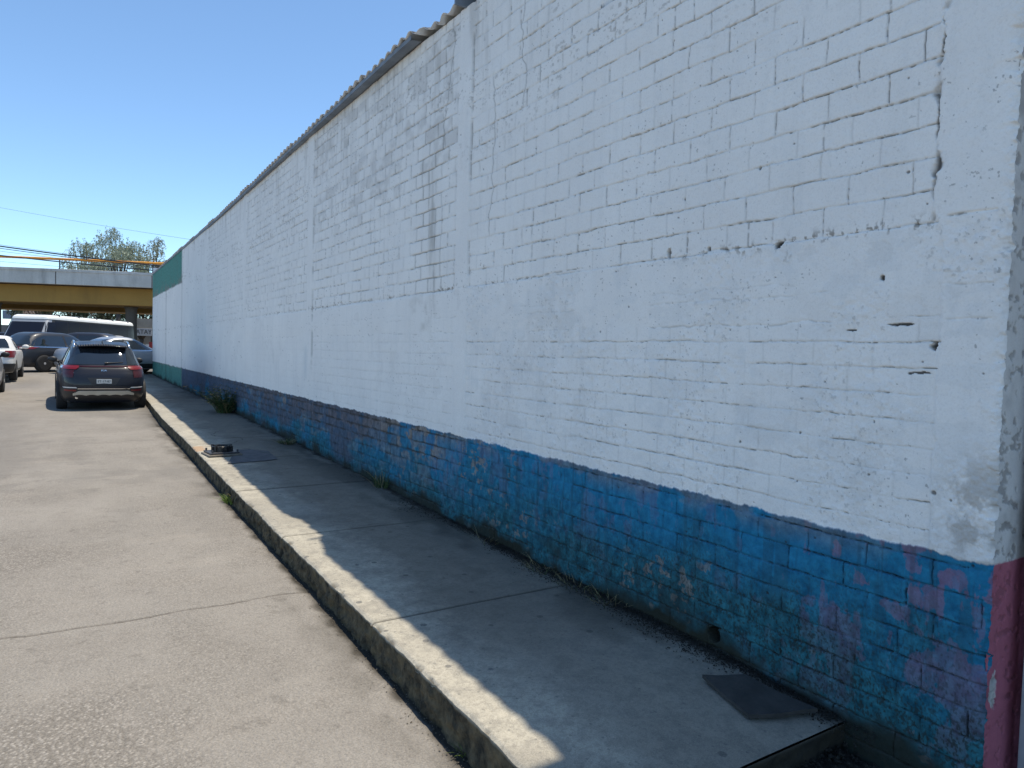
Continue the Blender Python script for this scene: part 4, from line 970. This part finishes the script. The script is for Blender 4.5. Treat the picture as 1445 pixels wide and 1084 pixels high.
# ------------------------------------------------------------------ things beyond the flyover
def wallbox(name, label, cat, u0, u1, D, z0, z1, mat, thick=.3):
    a = px(u0, 484, D=D); b = px(u1, 484, D=D); c = (a + b) / 2; t_ = (b - a); w = t_.length / 2
    o = MB().box(-w, w, 0, thick, 0, z1 - z0).build(name, mat, None, bevel=.02)
    o.location = (c.x, c.y, z0); o.rotation_euler = (0, 0, math.atan2(t_.y, t_.x)); tag(o, label, cat); return o
def hz(v, D): return 1.9 + (485 - v) / 980 * D
m = NT('far_brick'); br = m.n("ShaderNodeTexBrick"); br.inputs['Scale'].default_value = 3; br.inputs['Color1'].default_value = (.22, .10, .07, 1); br.inputs['Color2'].default_value = (.28, .15, .10, 1); br.inputs['Mortar'].default_value = (.3, .28, .25, 1)
m.l(m.coord((1, 1, 1)), br.inputs['Vector']); m.col(br.outputs['Color']); m.rough(.9); M['farbrick'] = m.m
M['far_wall'] = stained('far_plaster', (.20, .19, .18)); M['far_blue'] = stained('far_blue_board', (.22, .27, .33), .1, .1)
wallbox('boundary_wall', 'long dim boundary wall far beyond the flyover', 'wall', -180, 420, 98, .5, hz(462, 98), M['far_wall'])
wallbox('brick_building', 'small reddish brick building beyond the flyover left of the bus', 'building', 17, 31, 94, .5, hz(438, 94), M['farbrick'], 6)
wallbox('blue_board', 'pale blue grey billboard panel beyond the flyover at far left', 'billboard', 3.5, 17, 92, hz(453.5, 92), hz(441.5, 92), M['far_blue'], .15)
fn = thing('picket_fence', 'grey picket fence standing under the blue grey panel at far left', 'fence', tuple(px(10, 484, D=90).xy) + (.75,), R(-32))
m_ = MB()
for k in range(26): m_.box(-1.9 + k * .15, -1.82 + k * .15, 0, .03, 0, 2.2)
m_.build('pickets', M['far_blue'], fn); MB().box(-1.95, 2.05, .03, .07, .5, .58).box(-1.95, 2.05, .03, .07, 1.7, 1.78).build('rail', M['far_blue'], fn)
sg = wallbox('hoarding', 'grey painted sign board with dark capital letters at the end of the wall', 'sign', 192.5, 213.5, 80, hz(472, 80), hz(461.5, 80), stained('sign_paint', (.34, .35, .36), .1, .1), .12)
text_mesh('sign_text', 'ATAY', .72, M['ink'], sg, (0, -.01, .42), (R(90), 0, 0), .004, 1.0)
wallbox('market_stall', 'pale awning front behind the sign at the end of the wall', 'stall', 191, 222, 84, hz(461, 84), hz(448, 84), stained('stall_front', (.30, .27, .22), .4, .5), 2)
red = thing('red_kiosk', 'small red board with a white panel at the foot of the far wall end', 'board', tuple(px(215.5, 484, D=42).xy) + (zr(44),), R(-32))
MB().box(-.22, .22, 0, .1, 0, 1.35).build('red_board', simple('red_board_paint', (.30, .03, .03), .5), red)
MB().box(-.42, -.22, -.02, .08, .85, 1.2).build('white_panel', M['p_white'], red)

# ------------------------------------------------------------------ trees
M['bark'] = simple('bark', (.09, .07, .055), .9, var=.3, scale=4)
def tree(name, label, loc, H, Rx, clumps, leaf=(.10, .30), n=380, colA=(.05, .075, .04), colB=(.16, .20, .12), droop=.75, group=None, trunk_h=.35):
    t = thing(name, label, 'tree', loc, random.uniform(0, 6), group); rnd = random
    m_ = MB(); th = H * trunk_h; m_.tube([(0, 0, -.1), (.1, .05, th * .5), (.05, .1, th)], [.36, .28, .24], 10)
    V = []; F = []
    for ci in range(clumps):
        a = ci * 2.399 + rnd.uniform(-.3, .3); r = Rx * math.sqrt((ci + .5) / clumps) * rnd.uniform(.7, 1.05)
        c = Vector((r * math.cos(a), r * math.sin(a), H * (1 - .42 * (r / Rx) ** 2) * rnd.uniform(.80, 1.0)))
        m_.tube([(.05, .1, th * .9), (c.x * .35, c.y * .35, th + (c.z - th) * .5), (c.x * .8, c.y * .8, c.z - .5), tuple(c)], [.15, .09, .04, .015], 6)
        cr = rnd.uniform(.7, 1.35) * Rx * .24
        for s in range(n // 12):
            d = Vector((rnd.gauss(0, 1), rnd.gauss(0, 1), rnd.gauss(.15, .8))).normalized() * cr * rnd.random() ** .4
            p0 = c + d; ln = rnd.uniform(.5, 1.8) * droop; out = Vector((d.x, d.y, 0)) * .25; sw = Vector((rnd.gauss(0, .1), rnd.gauss(0, .1), 0))
            for k in range(12):
                s_ = k / 12; q = p0 + (out + sw) * s_ + Vector((0, 0, -ln * s_ + .25 * math.sin(s_ * 3) * ln)) + Vector((rnd.gauss(0, .07), rnd.gauss(0, .07), rnd.gauss(0, .07)))
                L_ = rnd.uniform(*leaf); dv_ = Vector((rnd.gauss(0, .5), rnd.gauss(0, .5), -1 + rnd.gauss(0, .4))).normalized(); sd = dv_.cross(Vector((rnd.gauss(0, 1), rnd.gauss(0, 1), .1))).normalized() * L_ * .18
                b = len(V); V += [tuple(q), tuple(q + dv_ * L_ * .5 + sd), tuple(q + dv_ * L_), tuple(q + dv_ * L_ * .5 - sd)]; F.append((b, b + 1, b + 2, b + 3))
    m_.build('trunk', M['bark'], t, True); obj_from('crown', V, F, leafmat(name + '_leaf', colA, colB), t)
    return t
def tp(u, D): p = px(u, 484, D=D); return (p.x, p.y, .7)
tree('pepper_tree', 'airy drooping tree above the flyover, tallest of the trees', tp(168, 86), 15.0, 4.3, 30, n=560, colA=(.17, .20, .13), colB=(.44, .48, .36))
tree('pepper_tree', 'lower drooping tree against the roof edge, right of the tallest tree', tp(216, 90), 15.2, 3.0, 18, n=400, colA=(.17, .19, .13), colB=(.42, .43, .33))
tree('pepper_tree', 'low drooping tree left of the tallest tree, over the orange rail', tp(121, 90), 14.6, 3.4, 20, n=380, colA=(.17, .20, .13), colB=(.43, .47, .35))
for u, D, H in ((60, 92, 8.5), (105, 93, 8.5), (150, 92, 8.5), (200, 92, 8), (245, 92, 9)):
    tree('leafy_tree', {60: 'dark low tree far beyond the flyover above the bus front', 105: 'dark low tree far beyond the flyover behind the bus middle', 150: 'dark low tree far beyond the flyover above the bus rear', 200: 'dark low tree behind the stall at the end of the wall', 245: 'dark low tree hidden mostly by the far wall end'}[u], tp(u, D), H, 4.0, 24, n=420, colA=(.02, .035, .018), colB=(.06, .08, .04), group='dark trees under the flyover', trunk_h=.25)

# ------------------------------------------------------------------ utility poles and cables
M['cable'] = simple('black_cable', (.02, .022, .03), .6)
PL = px(-330, 484, D=52); PR = px(560, 484, D=40)
PL = Vector((PL.x, PL.y, 0)); PR = Vector((PR.x, PR.y, 0))
for nm, P_, lab in (('utility_pole', PL, 'grey concrete utility pole outside the left edge'), ('utility_pole', PR, 'grey concrete utility pole standing behind the warehouse')):
    u_ = thing(nm, lab, 'pole', (P_.x, P_.y, .5))
    MB().tube([(0, 0, -.5), (0, 0, 12)], [.17, .10], 12).build('shaft', M['under'], u_, True); MB().box(-.9, .9, -.05, .05, 10.6, 10.7).build('cross_arm', M['bark'], u_)
def cable(pa, pb, r, lab):
    # passes through two seen points and runs on to the poles' planes, with a slight sag between them
    d = pb - pa; a = pa - d * 2.2; b = pb + d * 1.6; Lc = (b - a).length
    P_ = []
    for i in range(33):
        t_ = i / 32; q = a.lerp(b, t_); f = lambda s: 4 * s * (1 - s)
        ta = 2.2 / 4.8; tb = 3.2 / 4.8
        corr = (f(ta) + (f(tb) - f(ta)) * (t_ - ta) / (tb - ta)); q.z += .9 * (corr - f(t_)); P_.append(tuple(q))
    o = MB().tube(P_, r, 6).build('cable', M['cable'], None, True); tag(o, lab, 'cable', 'cables strung before the flyover')
DL, DR_ = 48, 44
for (v0, v1, r, lab) in ((347.5, 374.5, .042, 'thick black cable, highest of the bundle above the orange rail'), (350.5, 377, .022, 'thin cable just under the thick top cable'),
                         (354.5, 379, .010, 'very thin wire midway between the two thick cables'), (360.5, 381.5, .036, 'thick black cable, lower of the two thick ones'),
                         (345.5, 373, .010, 'hairline wire running just over the thick top cable'), (369, 385.5, .009, 'lowest hairline wire close over the parapet'),
                         (293, 330, .007, 'lone thin wire crossing the open sky well above the tree')):
    cable(px(0, v0, D=DL), px(216, v1, D=DR_), r, lab)
